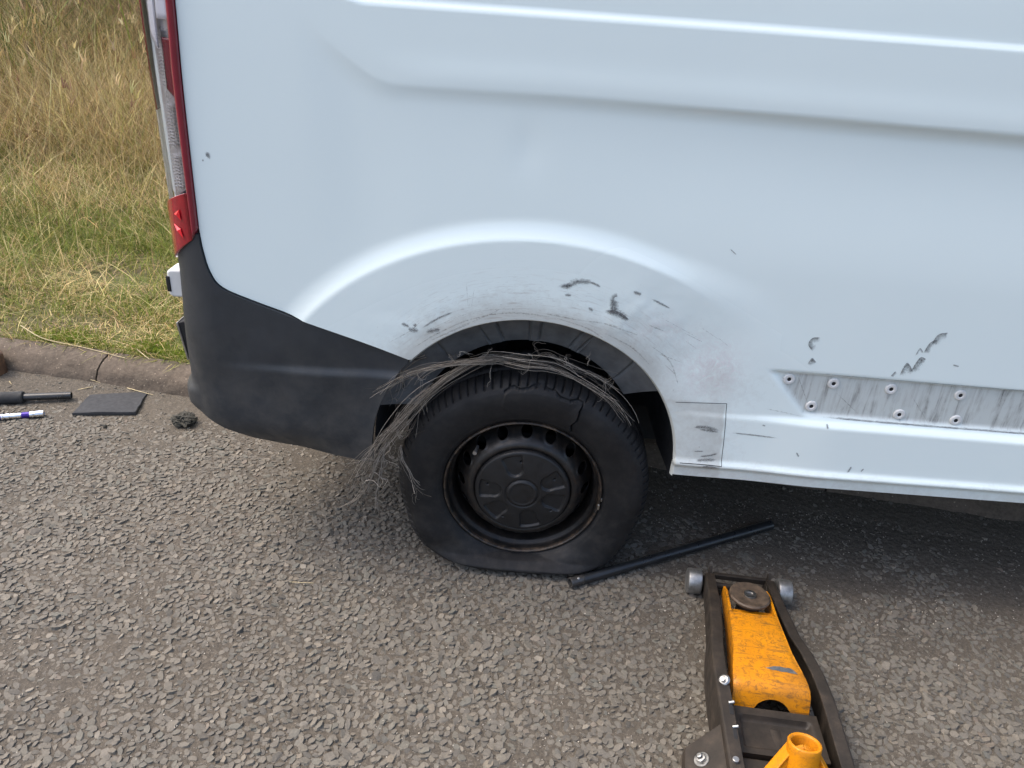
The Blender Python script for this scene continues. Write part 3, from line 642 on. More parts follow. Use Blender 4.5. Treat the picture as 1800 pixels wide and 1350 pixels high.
# turned-under sill flange and white body shell (roof, far side, rear doors, nose)
b = MB(); sec = []
b.prism([(.002, .385), (.03, .376), (.06, .385), (.03, .42)], 0, .43, 3.7); fl = b.build("sill_flange", PAINT, van)
b = MB()
prof = [(.085, 1.895), (.16, 1.945), (.40, 1.985), (1.0, 2.0), (1.60, 1.985), (1.84, 1.945), (1.94, 1.86), (1.97, 1.3), (1.97, .42), (1.90, .40), (.46, .42), (.46, 1.0), (.06, 1.0), (.06, 1.5)]
b.sweep([[(x, y, z) for (y, z) in prof] for x in (-.90, 3.7)]); shell = b.build("body_shell", PAINT, van, bevel=.02, seg=3)
b = MB(); b.prism([(.125, .47), (.99, .47), (.99, 1.90), (.125, 1.90)], 0, -.925, -.905); b.build("rear_door", PAINT, van, bevel=.008)
b = MB(); b.prism([(.995, .47), (1.86, .47), (1.86, 1.90), (.995, 1.90)], 0, -.925, -.905); b.build("rear_door", PAINT, van, bevel=.008)
# rear door hinge block with its slot
hb = MB(); hb.prism([(-.956, .737), (-.955, .800), (-.945, .808), (-.905, .808), (-.905, .732), (-.945, .732)], 1, .085, .140)
hinge = hb.build("door_hinge", PLATEWHITE, van, bevel=.006, seg=3); hinge["label"] = "white door hinge block beside the bumper"
sb = MB(); sb.prism([(-.9585, .750), (-.9585, .786), (-.946, .786), (-.946, .750)], 1, .094, .128); sb.build("hinge_slot", SEAM, hinge, bevel=.003)
sb = MB(); sb.prism([(-.9575, .747), (-.9575, .789), (-.947, .789), (-.947, .747)], 1, .0825, .092); sb.build("hinge_slot", SEAM, hinge, bevel=.002)
# ------------------------------------------------------------------ bumper
def zbot(u): return np.interp(u, [-1.3, -.95, -.90, -.85, -.80, -.74, -.66, -.56, -.42], [.46, .455, .44, .42, .395, .366, .350, .343, .340])
def bump_off(u, z):
    o = .006+.010*smooth((.86-z)/.25)*smooth((-.36-u)/.2)
    # moulded shoulder fading towards the corner
    zc_ = .615-.10*(u+.4)*0+.02*(u+.55); k = smooth((u+.86)/.35); o = o+.010*k*smooth((zc_-z)/.022)
    o -= .055*smooth((.47-z)/.16)**2*smooth((-.40-u)/.25)
    o += .016*smooth((-.86-u)/.05)*np.exp(-((z-.47)/.035)**4)
    fl = np.exp(-np.clip(d_arch(u, z), 0, 9)/.03); o += .006*fl
    return o+.0006*vnoise(u, z, 9, 81)
def sdf_bump(u, z): return np.minimum(np.minimum(-(d_left(u, z))-.0012, d_arch(u, z)), np.minimum(z-zbot(u), lampline(u)-.002-z))
def lampline(u): return np.interp(u, [-1.3, -.99, -.935, -.815, -.80, 1], [.83, .832, .842, .9455, 2, 2])
us = np.arange(-1.12, -.29, .006); zs = np.arange(.330, .955, .006)
P, F, A = clip_grid(us, zs, sdf_bump, lambda u, z: S(u, z, off=bump_off(u, z)), .012)
bumper = link("bumper", np_mesh("bumper", P, F), BUMPER, van); bumper["label"] = "dark grey plastic rear bumper corner"
b = MB(); b.prism([(-.86, .40), (-.86, .62), (-.45, .62), (-.47, .40)], 1, .10, .16); b.prism([(-.90, .45), (-.90, .80), (-.84, .80), (-.84, .45)], 1, .14, 1.90)
b.build("bumper_beam", CAVITY, van)
# rear edge fittings seen past the bumper corner
b = MB(); b.prism([(-.962, .642), (-.948, .647), (-.925, .642), (-.918, .535), (-.935, .531), (-.946, .535)], 1, .12, .165); pb = b.build("rear_step_pad", SEAM, van, bevel=.002)
b = MB(); b.prism([(-.967, .642), (-.962, .645), (-.946, .533), (-.951, .531)], 1, .118, .30); b.build("pad_edge", STEEL, pb, bevel=.001)
# ------------------------------------------------------------------ tail lamp
def redge(z): return np.interp(z, EDGE[::-1, 1], EDGE[::-1, 0])-.0008
def lamp_patch(name, uf0, uf1, z0f, z1f, ex, mat, nu=14, nz=150, thick=.004, parent=None, bulge=0.0):
    s = np.linspace(0, 1, nu); t = np.linspace(0, 1, nz); Sx, T = np.meshgrid(s, t, indexing='ij')
    zz = None; U = uf0(1.0)*0
    z0 = z0f if not callable(z0f) else None; zm = (z0f if z0 is not None else 0)
    # z limits may depend on s
    zl = z0f(Sx) if callable(z0f) else z0f; zh = z1f(Sx) if callable(z1f) else z1f
    Z = zl+(zh-zl)*T; a, c = uf0(Z), uf1(Z); U = a+(c-a)*Sx
    P = S(U, Z, off=ex+bulge*np.sin(np.pi*Sx)); Pb = S(U, Z, off=ex-thick)
    i = np.arange(nu*nz).reshape(nu, nz); Q = np.stack([i[:-1, :-1], i[:-1, 1:], i[1:, 1:], i[1:, :-1]], -1).reshape(-1, 4)
    rim = np.concatenate([i[:, 0], i[-1, 1:], i[::-1, -1][1:], i[0, ::-1][1:]]); n = nu*nz
    R = np.stack([rim[:-1], rim[1:], n+rim[1:], n+rim[:-1]], -1)
    return link(name, np_mesh(name, np.concatenate([P.reshape(-1, 3), Pb.reshape(-1, 3)]), [Q, R]), mat, parent)
lampbot = lambda u: np.interp(u, [-.99, -.935, -.815], [.836, .846, .949])
rs = lambda z: redge(z)-.0006
W1 = lambda z: rs(z)-np.interp(z, [.9, 1.05, 1.3, 1.45], [.013, .014, .016, .015])
L0 = lambda z: 0*z-.985
zr = lambda s: 1.034-.085*s**1.2
lamp = lamp_patch("tail_lamp", lambda z: W1(z)-.001, L0, lambda s: zr(s)+.004, 1.88, -.010, SILVER, 14, parent=van); lamp["label"] = "tall tail lamp with red edge and clear ribbed lens"
_lp = lamp_patch
def lamp_patch(*a, **k): k.setdefault("parent", lamp); return _lp(*a, **k)
# red strip along the body, red outer flank, clear middle, red reflector foot
lamp_patch("red_lens_strip", rs, W1, lambda s: lampbot(-.817-.03*s)+.003, 1.88, .009, LAMPRED, 10, bulge=.004, thick=.012)
zr = lambda s: 1.034-.085*s**1.2
lamp_patch("reflector_lens", lambda z: W1(z)-.0012, lambda z: -.985+0*z, lambda s: lampbot(-.85-.135*s)+.003, lambda s: zr(s), .009, REFRED, 16, 60, bulge=.004)
lamp_patch("red_lens_flank", lambda z: W1(z)-np.interp(z, [1.2, 1.34, 1.5], [.118, .100, .090]), L0, lambda s: 1.20+0*s, 1.88, .0075, LAMPRED, 8)
lamp_patch("clear_lens", lambda z: W1(z)-.0012, L0, lambda s: zr(s)+.004, 1.88, .0065, CLEARLENS, 14)
lamp_patch("white_diffuser", lambda z: W1(z)-.004, lambda z: W1(z)-.034, 1.398, 1.88, .001, LAMPWHITE, 8, 40)
lamp_patch("white_diffuser", lambda z: W1(z)-.040, lambda z: W1(z)-.062, lambda s: 1.340+.02*s, 1.88, .002, LAMPWHITE, 8, 40)
lamp_patch("red_inner_panel", lambda z: W1(z)-.004, lambda z: W1(z)-.030-.0*z, lambda s: 1.238+.02*s, 1.362, -.002, LAMPRED, 8, 30)
def ribs():
    V, Q = [], []
    for (z0, z1, a, c) in ((1.262, 1.372, .026, .048), (1.135, 1.225, .018, .046), (1.04, 1.112, .016, .042)):
        for z in np.arange(z0, z1, .0072):
            n = len(V); pts = []
            for uu in np.linspace(0, 1, 5):
                u = float(W1(z))-a-(c-a)*uu
                for (dz, e) in ((0, -.006), (.0035, .004), (.0045, -.006)): pts.append(S(u, z+dz, off=e))
            V += pts
            for k in range(4):
                for j in range(2): Q.append((n+3*k+j, n+3*k+j+1, n+3*k+3+j+1, n+3*k+3+j))
    link("reflector_ribs", np_mesh("reflector_ribs", np.array(V).reshape(-1, 3), np.array(Q), smooth=False), CHROME, lamp)["kind"] = "stuff"
ribs()
def prism_tri(pts):
    c = np.mean(pts, 0); V = [S(u, z, off=.0135) for (u, z) in pts]+[S(c[0], c[1], off=.0185)]
    link("prism_facet", np_mesh("prism_facet", np.array(V), np.array([(0, 1, 3), (1, 2, 3), (2, 0, 3)]), smooth=False), REFHOT, lamp)
prism_tri([(-.853, .992), (-.872, .978), (-.851, .966)]); prism_tri([(-.880, .952), (-.856, .945), (-.851, .922)])
# ------------------------------------------------------------------ side-panel details
def ribbon(name, pts, w, mat, lift=.0009, n=24, parent=side, taper=True, side_=False):
    C = catmull(pts, n) if len(pts) > 2 else np.linspace(pts[0], pts[1], n); T = np.gradient(C, axis=0); T /= np.linalg.norm(T, axis=1)[:, None]+1e-9; N = np.stack([-T[:, 1], T[:, 0]], -1)
    ww = w*(np.sin(np.linspace(.12, np.pi-.12, n))**.6 if taper else np.ones(n)); V, UV = [], []
    for k in np.linspace(-1, 1, 5):
        Q_ = C+N*(k*ww/2-(ww/2 if side_ else 0))[:, None]; V.append(S(Q_[:, 0], Q_[:, 1], lift)); UV.append(np.stack([np.linspace(0, 1, n), np.full(n, (1-k)/2 if side_ else (k+1)/2)], -1))
    V = np.concatenate(V); UV = np.concatenate(UV); i = np.arange(len(V)).reshape(5, n); Q = np.stack([i[:-1, :-1], i[:-1, 1:], i[1:, 1:], i[1:, :-1]], -1).reshape(-1, 4)
    return link(name, np_mesh(name, V, Q, uvs=UV), mat, parent)
SC = [([(.034, .880), (.07, .887), (.095, .899), (.144, .896)], .014), ([(.06, .882), (.075, .886)], .012), ([(.118, .900), (.147, .888)], .006), ([(.181, .862), (.183, .845), (.187, .824)], .016), ([(.162, .829), (.195, .824), (.224, .808)], .016),
      ([(-.316, .741), (-.285, .738)], .012), ([(-.285, .741), (-.24, .775), (-.195, .799)], .0045), ([(-.332, .755), (-.309, .747)], .008), ([(-.274, .735), (-.250, .742), (-.230, .749)], .010), ([(-.300, .748), (-.292, .757)], .008),
      ([(.220, .884), (.245, .876)], .008), ([(.265, .868), (.29, .858), (.322, .843)], .005), ([(.06, .862), (.08, .862)], .006), ([(.12, .835), (.135, .826)], .006),
      ([(.425, .520), (.457, .523), (.503, .516)], .010), ([(.44, .516), (.50, .512)], .008), ([(.455, .432), (.485, .438), (.508, .449)], .006), ([(.446, .419), (.48, .424), (.508, .427)], .009), ([(.463, .406), (.49, .409), (.517, .404)], .007), ([(.450, .398), (.48, .401), (.51, .398)], .006), ([(.44, .447), (.47, .450)], .004),
      ([(.702, .476), (.713, .460)], .004), ([(.852, .449), (.846, .425)], .006), ([(.885, .445), (.879, .432)], .004), ([(.60, .545), (.61, .542)], .004), ([(.760, .565), (.764, .552)], .005),
      ([(-.776, 1.119), (-.770, 1.127), (-.768, 1.112)], .008), ([(-.785, 1.113), (-.781, 1.110)], .004), ([(.43, 1.0), (.45, .985)], .002), ([(1.02, .752), (1.04, .748)], .004), ([(.52, .513), (.58, .512), (.66, .510)], .004)]
for pts, w in SC: ribbon("scuff_mark", pts, w*2.0+.002, SCUFF)
# rubbed tread marks: a sharp upper-left edge fading to the right
SM = [([(.679, .757), (.664, .776), (.670, .794), (.690, .798)], .017), ([(.674, .722), (.682, .741), (.697, .729)], .014), ([(.903, .710), (.912, .748), (.938, .722)], .017), ([(.926, .722), (.938, .764), (.956, .762)], .022), ([(.925, .768), (.931, .789), (.944, .777)], .006), ([(.942, .776), (.949, .804), (.964, .816)], .016), ([(.953, .800), (.962, .828), (.984, .836)], .020), ([(.883, .708), (.891, .723)], .010), ([(.188, .868), (.180, .862), (.181, .826)], .013), ([(.160, .832), (.195, .830), (.226, .809)], .013)]
for pts, w in SM: ribbon("rubber_smudge", pts, w, SMUDGE, taper=False, side_=True)
SR = [([(-.173, .872), (-.170, .84), (-.167, .812)], .004), ([(-.154, .858), (-.159, .812)], .004), ([(.160, .797), (.20, .786), (.249, .770)], .011), ([(.10, .80), (.16, .797), (.20, .79)], .008), ([(.36, .783), (.408, .762)], .006), ([(.445, .776), (.472, .757)], .005), ([(.37, .76), (.40, .74)], .006), ([(.27, .80), (.31, .785)], .008),
      ([(-.30, .69), (-.24, .735), (-.17, .775), (-.10, .800)], .010), ([(-.26, .712), (-.21, .742), (-.16, .768)], .012), ([(-.12, .795), (-.05, .806), (.03, .803)], .012), ([(-.2, .75), (-.12, .793), (-.09, .813)], .007), ([(.05, .80), (.12, .782), (.17, .755)], .010), ([(.17, .77), (.24, .735), (.29, .69)], .012), ([(-.27, .74), (-.15, .80), (.0, .822)], .003), ([(.02, .81), (.10, .80)], .012), ([(.33, .69), (.36, .665)], .008), ([(-.36, .70), (-.31, .735), (-.28, .765)], .006), ([(.29, .74), (.34, .70), (.37, .64)], .010), ([(.40, .80), (.45, .77)], .003), ([(.30, .82), (.40, .77)], .003), ([(.31, .72), (.37, .70)], .005),
      ([(.66, .69), (.72, .585)], .006), ([(.77, .645), (.84, .59)], .006), ([(.60, .59), (.70, .575)], .006), ([(.95, .66), (1.02, .58)], .005)]
for pts, w in SR: ribbon("scratch", pts, w, SCRATCH)
# channel edge grime lines
ribbon("dirt_line", [(.60, .700), (.9, .697), (1.3, .696), (1.7, .694)], .006, SCUFF, n=120, taper=False)
ribbon("dirt_line", [(.705, .578), (.9, .576), (1.2, .576), (1.7, .576)], .010, SCUFF, n=120, taper=False)
# cut seam of the sill end plate
for pts in ([(.372, .588), (.44, .592), (.5005, .596)], [(.5005, .596), (.512, .50), (.520, .412)], [(.410, .412), (.47, .413), (.520, .412)]):
    ribbon("panel_seam", pts, .0014, SEAM, .0006, 40, taper=False)
# trim clips left in the channel
for (x, z) in ((.643, .675), (.755, .672), (.716, .603), (.899, .669), (.940, .599), (1.072, .667), (1.084, .595), (1.262, .664), (1.31, .592), (1.46, .662)):
    p = S(x, z, 0.0); c = Vector(p); b = MB(); q = Matrix.Rotation(math.radians(90), 3, 'X')
    b.lathe([(.0145, -.001), (.0145, .002), (.0125, .0045), (.0075, .0048), (.0050, .0030)], q, c, 24, 0, caps=False)
    b.lathe([(.0052, .0028), (.0035, .0030)], q, c, 20, 1, caps=True); b.build("trim_clip", [PLATEWHITE, SEAM], side)
# ------------------------------------------------------------------ wheel arch liner and cavity
def liner():
    a = np.radians(np.linspace(164, 33, 420)); t = np.linspace(0, 1, 16); Aa, T = np.meshgrid(a, t, indexing='ij'); R = AR+.004-.105*T; Y = .012+.075*T**.8
    D = np.degrees(Aa); gr = np.zeros(Aa.shape)
    for g, sk in ((128, 5), (112, -1.5), (105, -1), (91.5, 0), (87.0, 0), (70.5, 1.2), (66, 1.6), (49, -6), (148, 2)): gr = np.maximum(gr, np.exp(-((D-g-sk*T)/.45)**2)*smooth((T-.02)/.1)*smooth((.99-T)/.1))
    pan = .004*(np.sin(np.radians(D*17))*0+np.where((D > 105) & (D < 112), 1, 0)+np.where((D > 87) & (D < 91.5), 1, 0)+np.where((D > 66) & (D < 70.5), 1, 0))
    Y = Y+.009*gr-pan; X = AX+R*np.cos(Aa); Z = AZ+R*np.sin(Aa)
    V = np.stack([X, Y, Z], -1); i = np.arange(Aa.size).reshape(Aa.shape); Q = np.stack([i[:-1, :-1], i[:-1, 1:], i[1:, 1:], i[1:, :-1]], -1).reshape(-1, 4)
    link("arch_liner", np_mesh("arch_liner", V.reshape(-1, 3), Q), LINER, van)["label"] = "grey ribbed plastic arch liner above the tyre"
    # deep inner arch
    prof = [(AR+.003, .030), (AR+.002, .09), (AR-.01, .20), (AR-.02, .42)]; a = np.linspace(math.radians(-8), math.radians(188), 120); V = np.concatenate([np.stack([AX+r*np.cos(a), np.full(len(a), y), AZ+r*np.sin(a)], -1) for r, y in prof]); n = len(a)
    i = np.arange(len(V)).reshape(4, n); Q = np.stack([i[:-1, :-1], i[:-1, 1:], i[1:, 1:], i[1:, :-1]], -1).reshape(-1, 4)
    c = len(V); V = np.concatenate([V, [(AX, .42, AZ)]]); T3 = np.array([(3*n+k, 3*n+k+1, c) for k in range(n-1)]); link("inner_arch", np_mesh("inner_arch", V, [Q, T3]), CAVITY, van)
liner()
b = MB(); b.box((2.05, 1.0, .37), (3.2, 1.85, .05)); b.box((-.66, 1.0, .47), (.40, 1.7, .05)); b.build("floor_pan", CAVITY, van)
b = MB(); b.cyl((0, .16, .275), (0, 1.80, .30), .045, n=20); b.cyl((-.12, .36, .30), (-.12, .36, .62), .05, n=20); b.box((-.25, .42, .30), (.95, .06, .03)); b.build("axle", CAVITY, van)
b = MB(); b.box((1.4, .52, .31), (4.3, .09, .26)); b.build("chassis_rail", CAVITY, van)
b = MB(); b.cyl((-.80, .55, .40), (-.40, .52, .37), .09, n=20); b.build("silencer", CAVITY, van)
# ------------------------------------------------------------------ wheel with shredded flat tyre
wheel = empty("wheel", (0, 0, .2727)); wheel.parent = van; WZ = .2727; WINV = Matrix.Translation((0, 0, -WZ))
def wchild(o): o.matrix_parent_inverse = WINV; return o
CRACK = np.array([(-.062, .581), (-.050, .590), (-.041, .593), (-.025, .588), (-.004, .593), (.012, .600), (.032, .600), (.045, .592), (.062, .589), (.075, .576), (.10, .567), (.120, .570), (.133, .563), (.126, .545), (.123, .518), (.110, .500), (.113, .479)])
def tyre():
    NS = 92; n = NS*14; a = np.arange(n)/n*2*np.pi
    side_ = catmull([(.2140, .016), (.2200, .004), (.2290, -.004), (.2450, -.011), (.265, -.0150), (.285, -.0165), (.305, -.0135), (.320, -.006), (.330, .004)], 44)
    tread = [(.3355, .012), (.339, .019), (.3415, .027), (.343, .038), (.3435, .05), (.3435, .058), (.336, .059), (.336, .067), (.344, .068), (.3445, .09), (.3445, .100), (.337, .101), (.337, .110), (.3445, .111), (.344, .14), (.3435, .150), (.336, .151), (.336, .159), (.343, .160), (.341, .182), (.335, .197), (.32, .207), (.28, .214), (.24, .205), (.214, .19)]
    prof = np.vstack([side_, tread]); m = len(prof); R = np.repeat(prof[:, 0][:, None], n, 1); Y = np.repeat(prof[:, 1][:, None], n, 1); Aa = np.repeat(a[None], m, 0)
    # sipes on the shoulder
    ph = (Aa*NS/(2*np.pi)+.25*np.sin(R*40)) % 1; slot = np.exp(-((ph-.5)/.085)**2); sh = smooth((R-.3215)/.005)*(Y < .056)
    R = R-.0065*slot*sh*(Y > .0); Y = Y+.0045*slot*sh*(Y <= .02)
    ph2 = (Aa*NS/2/(2*np.pi)+.2*Y*60) % 1; R = R-.005*np.exp(-((ph2-.5)/.05)**2)*(Y > .06)*(Y < .2)*(R > .34)
    # sidewall rings and raised lettering band texture
    Y = Y-.0012*np.exp(-((R-.232)/.0022)**2)*(Y < .02)-.0009*np.exp(-((R-.312)/.0016)**2)*(Y < .02)
    X = R*np.cos(Aa); Z = WZ+R*np.sin(Aa)
    d = poly_dist(X, Z, CRACK); flap = in_poly(X, Z, np.vstack([CRACK, [(.06, .47), (-.02, .50), (-.07, .54)]])); o_ = (Y < .03)
    Y = Y-.0055*flap*o_*np.exp(-d/.03)+.010*np.exp(-(d/.0030)**2)*o_*~flap
    # collapse onto the road
    w = np.clip((.19-Z)/.19, 0, 1.3); out = (prof[:, 1] < .03)[:, None]
    sq = smooth((.30-Z)/.25); Y = Y-out*(.030*np.clip(w, 0, 1)**1.6)*smooth((R-.214)/.03); Y = Y+(~out)*.02*np.clip(w, 0, 1)**1.6*(Y > .15)
    X = X*(1+.02*smooth((R-.25)/.05)+.10*np.clip((.16-Z)/.16, 0, 1)*smooth((R-.22)/.05))
    low = Z < .055; Zc = np.where(low, .055+(Z-.055)*np.where(R > .225, .40, 1), Z); floor_ = .004+.0
    Z = np.where(R > .222, np.maximum(Zc, floor_+.25*np.clip((.3435-R), 0, .12)*(Y < .04)), Z)
    Y = Y-out*.010*np.exp(-((Z-.025)/.018)**2)*(R > .235)*(np.abs(X) < .27)
    # sag folds low on the sidewall
    fold = np.sin(np.arctan2(X, np.maximum(.4-Z, .01))*9+1.0); Y = Y+out*.007*fold*np.exp(-((Z-.07)/.035)**2)*smooth((R-.23)/.03)
    V = np.stack([X, Y, Z], -1); i = np.arange(m*n).reshape(m, n); j = np.roll(i, -1, 1); Q = np.stack([i[:-1], i[1:], j[1:], j[:-1]], -1).reshape(-1, 4)
    o = wchild(link("tyre", np_mesh("tyre", V.reshape(-1, 3), Q), RUBBER, wheel)); o["label"] = "flat black tyre with torn sidewall"; return o
tyre()
def rim():
    H = 16; n = H*22; a = np.arange(n)/n*2*np.pi
    P0 = [(.2150, .022), (.2182, .012), (.2195, .003), (.2180, -.0035), (.2145, -.0045), (.2120, -.0010), (.2105, .006), (.2085, .018), (.2030, .026), (.1985, .034), (.1960, .060), (.1945, .085), (.1925, .090)]
    dsc = catmull([(.1925, .078), (.186, .062), (.1775, .046), (.1690, .030), (.1605, .015), (.1530, .005), (.1470, .0005), (.1400, -.001), (.1340, .002), (.130, .012)], 34)
    prof = np.vstack([catmull(P0, 48), dsc]); m = len(prof); R = np.repeat(prof[:, :1], n, 1); Y = np.repeat(prof[:, 1:], n, 1); Aa = np.repeat(a[None], m, 0)
    i = np.arange(m*n).reshape(m, n); j = np.roll(i, -1, 1)
    # vent holes: dished edge, faces removed
    hr = .1720; hw = .0150; da = ((Aa*H/(2*np.pi)+.5) % 1-.5)*2*np.pi/H*R; rs_ = (R-hr)*1.35; hd = np.hypot(da, rs_); disc = np.arange(m)[:, None] >= 48
    k = disc & (hd < hw*1.0) & (hd > hw*.62); f_ = np.where(k, hw/np.maximum(hd, 1e-6), 1)          # push to a clean outline
    Aa = np.where(k, Aa+(da*(f_-1))/R, Aa); R2 = np.where(k, hr+(R-hr)*f_, R)
    Yd = np.interp(R2, dsc[::-1, 0], dsc[::-1, 1]); Y = np.where(k, Yd, Y)+disc*.004*np.exp(-((hd-hw)/.004)**2)*(hd > hw*.9)*-1; R = R2
    hole = disc & (hd <= hw*.62)
    Q = np.stack([i[:-1], i[1:], j[1:], j[:-1]], -1).reshape(-1, 4); Q = Q[~hole.ravel()[Q].any(1)]
    V = np.stack([R*np.cos(Aa), Y, WZ+R*np.sin(Aa)], -1).reshape(-1, 3); rust = np.where(np.arange(m)[:, None] < 24, 1.0, .25)+0*R
    o = wchild(link("rim", np_mesh("rim", V, Q, attrs={"rust": rust.ravel()}), RIM, wheel)); o["label"] = "black steel rim with rusty edge and round vent holes"
    b = MB(); q = Matrix.Rotation(math.radians(90), 3, 'X'); b.lathe([(.195, -.095), (.06, -.095)], q, (0, 0, WZ), 48, caps=True); wchild(b.build("brake_drum", CAVITY, wheel))
    b = MB(); b.box((.219, .004, .2727-.012), (.006, .012, .010)); b.box((.214, -.0045, .2727-.034), (.006, .004, .018)); wchild(b.build("balance_weight", ZINC, wheel, bevel=.001))
    b = MB(); b.cyl((-.130, .02, WZ+.118), (-.134, -.012, WZ+.121), .004, n=12); b.cyl((-.134, -.012, WZ+.121), (-.135, -.022, WZ+.122), .0055, n=12); wchild(b.build("valve", STEEL, wheel))
rim()
def cap():
    n = 360; a = np.arange(n)/n*2*np.pi; r = np.concatenate([np.linspace(0.0005, .045, 24), np.linspace(.047, .124, 54), [.127, .1295, .1310, .1318, .1318, .1318]]); m = len(r); R, Aa = np.meshgrid(r, a, indexing='ij')
    X = R*np.cos(Aa); Z = R*np.sin(Aa); Y = -.020+.010*(R/.13)**2*1.0
    # hub boss: ring groove and raised disc
    Y += .0030*np.exp(-((R-.0445)/.0028)**2)-.0025*np.exp(-((R-.0375)/.003)**2)-.001*(R < .036)
    # five pressed pockets, open to the outside
    for g in (28, 108, 178, 222, 285, -14):
        ca, sa = math.cos(math.radians(g)), math.sin(math.radians(g)); p = X*ca+Z*sa; q_ = -X*sa+Z*ca
        rr = np.hypot(np.maximum(0, .082-p)*1.0, 0)
        dd = np.maximum(np.hypot(np.clip(.080-p, 0, None), q_)-.0200*(1+.25*smooth((p-.08)/.03)), 0); ins = np.where(p > .04, dd, .05)
        Y += .0065*(1-smooth(ins/.0045))*smooth((R-.055)/.004)*smooth((.121-R)/.006)
    for g in (95, 30, 170, -32, 240):
        hx, hz = .098*math.cos(math.radians(g)), .098*math.sin(math.radians(g)); Y += .008*np.exp(-(np.hypot(X-hx, Z-hz)/.0030)**4)
    k = np.arange(m)[:, None]; Y = np.where(k >= m-5, Y+np.array([0]*(m-5)+[.002, .006, .012, .022, .035])[:, None], Y); Y += .0004*vnoise(X, Z, 60, 91)
    V = np.stack([X, Y, WZ+Z], -1).reshape(-1, 3); i = np.arange(m*n).reshape(m, n); j = np.roll(i, -1, 1); Q = np.stack([i[:-1], i[1:], j[1:], j[:-1]], -1).reshape(-1, 4)
    o = wchild(link("centre_cap", np_mesh("centre_cap", V, Q), CAP, wheel)); o["label"] = "black plastic centre cap with pressed pockets"
cap()
# ------------------------------------------------------------------ frayed cords hanging out of the tyre
def bundle(pts, nst, w0, w1, fray=.02, r=.00062, label=None, mat=CORD, raw=False):
    """pts: (x, y, z) centreline"""
    C = catmull(pts, 40); T = np.gradient(C, axis=0); T /= np.linalg.norm(T, axis=1)[:, None]; VV, QQ, n0 = [], [], 0
    ns_ = max(2, nst//5); SUB = rng.normal(0, .42, (ns_, 2)); SFR = rng.normal(0, fray, (ns_, 2)); SE = np.abs(rng.normal(0, .22, ns_)); SW = rng.uniform(0, 6, ns_)
    for s in range(nst):
        g_ = int(rng.integers(ns_)); t0 = max(0, rng.normal(-.05, .10)); t1 = float(np.clip(1-SE[g_]+rng.normal(0, .05), .3, 1.0)); k = 22; t = np.linspace(t0, t1, k); c = np.stack([np.interp(t*39, np.arange(40), C[:, d]) for d in range(3)], -1); tt = np.stack([np.interp(t*39, np.arange(40), T[:, d]) for d in range(3)], -1)
        u = np.cross(tt, [0, 1, 0]); u /= np.linalg.norm(u, axis=1)[:, None]+1e-9; v = np.cross(tt, u); w = .72*(w0+(w1-w0)*t)
        a, b = SUB[g_, 0]+rng.normal(0, .14)+(rng.uniform() < .18)*rng.normal(0, .8), SUB[g_, 1]+rng.normal(0, .16); a = a+.30*np.sin(t*7+SW[g_])+.22*np.sin(t*rng.uniform(4, 14)+rng.uniform(0, 6)); fr = np.clip((t-(t1-.16))/.16, 0, 1)**2*(SFR[g_, 0]+rng.normal(0, fray*.5)); fr2 = np.clip((t-(t1-.16))/.16, 0, 1)**2*rng.normal(0, fray)
        kk = np.cumsum(rng.normal(0, .0007, k)); kk2 = np.cumsum(rng.normal(0, .0007, k)); wob = .0012*np.sin(t*rng.uniform(10, 40)+rng.uniform(0, 6)); p = c+u*(a*w+fr+wob+kk)[:, None]+v*(b*w*.7+fr2+wob*.6+kk2)[:, None]; rad = r*rng.uniform(.6, 1.3)*np.linspace(1, .55, k)
        ring = [p+u*rad[:, None]*math.cos(q_)+v*rad[:, None]*math.sin(q_) for q_ in (0, 2.094, 4.189)]; V = np.stack(ring, 1).reshape(-1, 3); i = np.arange(k*3).reshape(k, 3)+n0; j = np.roll(i, -1, 1)
        QQ.append(np.stack([i[:-1], j[:-1], j[1:], i[1:]], -1).reshape(-1, 4)); VV.append(V); n0 += k*3
    if raw: return np.concatenate(VV), np.concatenate(QQ)
    o = wchild(link("cord_bundle", np_mesh("cord_bundle", np.concatenate(VV), np.concatenate(QQ)), mat, wheel))
    if label: o["label"] = label
y3 = lambda L, ys: [(x, y, z) for (x, z), y in zip(L, ys)]
bundle(y3([(.0, .61), (-.05, .655), (-.129, .668), (-.222, .659), (-.307, .632), (-.366, .596), (-.412, .575)], [.14, .05, -.01, -.04, -.05, -.05, -.05]), 26, .017, .013, .016, label="upper bundle of frayed grey cords reaching over the bumper")
bundle(y3([(-.05, .60), (-.10, .648), (-.150, .648), (-.221, .607), (-.278, .547), (-.315, .501), (-.368, .430), (-.415, .367), (-.457, .27), (-.502, .157)], [.12, .04, .0, -.03, -.04, -.045, -.05, -.06, -.06, -.06]), 34, .012, .022, .022, label="long bundle of frayed grey cords hanging to the road")
bundle(y3([(-.20, .615), (-.278, .560), (-.345, .470), (-.395, .395), (-.43, .33), (-.455, .29)], [-.01, -.02, -.04, -.05, -.06, -.06]), 18, .016, .030, .026)
bundle(y3([(-.36, .43), (-.388, .37), (-.426, .273), (-.486, .195)], [-.04, -.06, -.06, -.06]), 12, .006, .005, .008, .0010)
bundle(y3([(-.375, .40), (-.382, .333), (-.395, .257), (-.403, .168)], [-.04, -.05, -.05, -.05]), 6, .004, .003, .006, .0009)
bundle(y3([(-.16, .60), (-.10, .660), (-.024, .676), (.048, .668), (.107, .645), (.168, .614), (.222, .578), (.265, .531), (.285, .49)], [.12, .04, -.01, .0, .0, .0, .0, .0, .02]), 18, .018, .024, .010, label="right hand bundle of frayed cords lying over the tread")
bundle(y3([(-.02, .61), (.03, .672), (.10, .655), (.18, .622), (.24, .575), (.275, .53)], [.12, .05, .02, .03, .03, .03]), 11, .018, .026, .014)
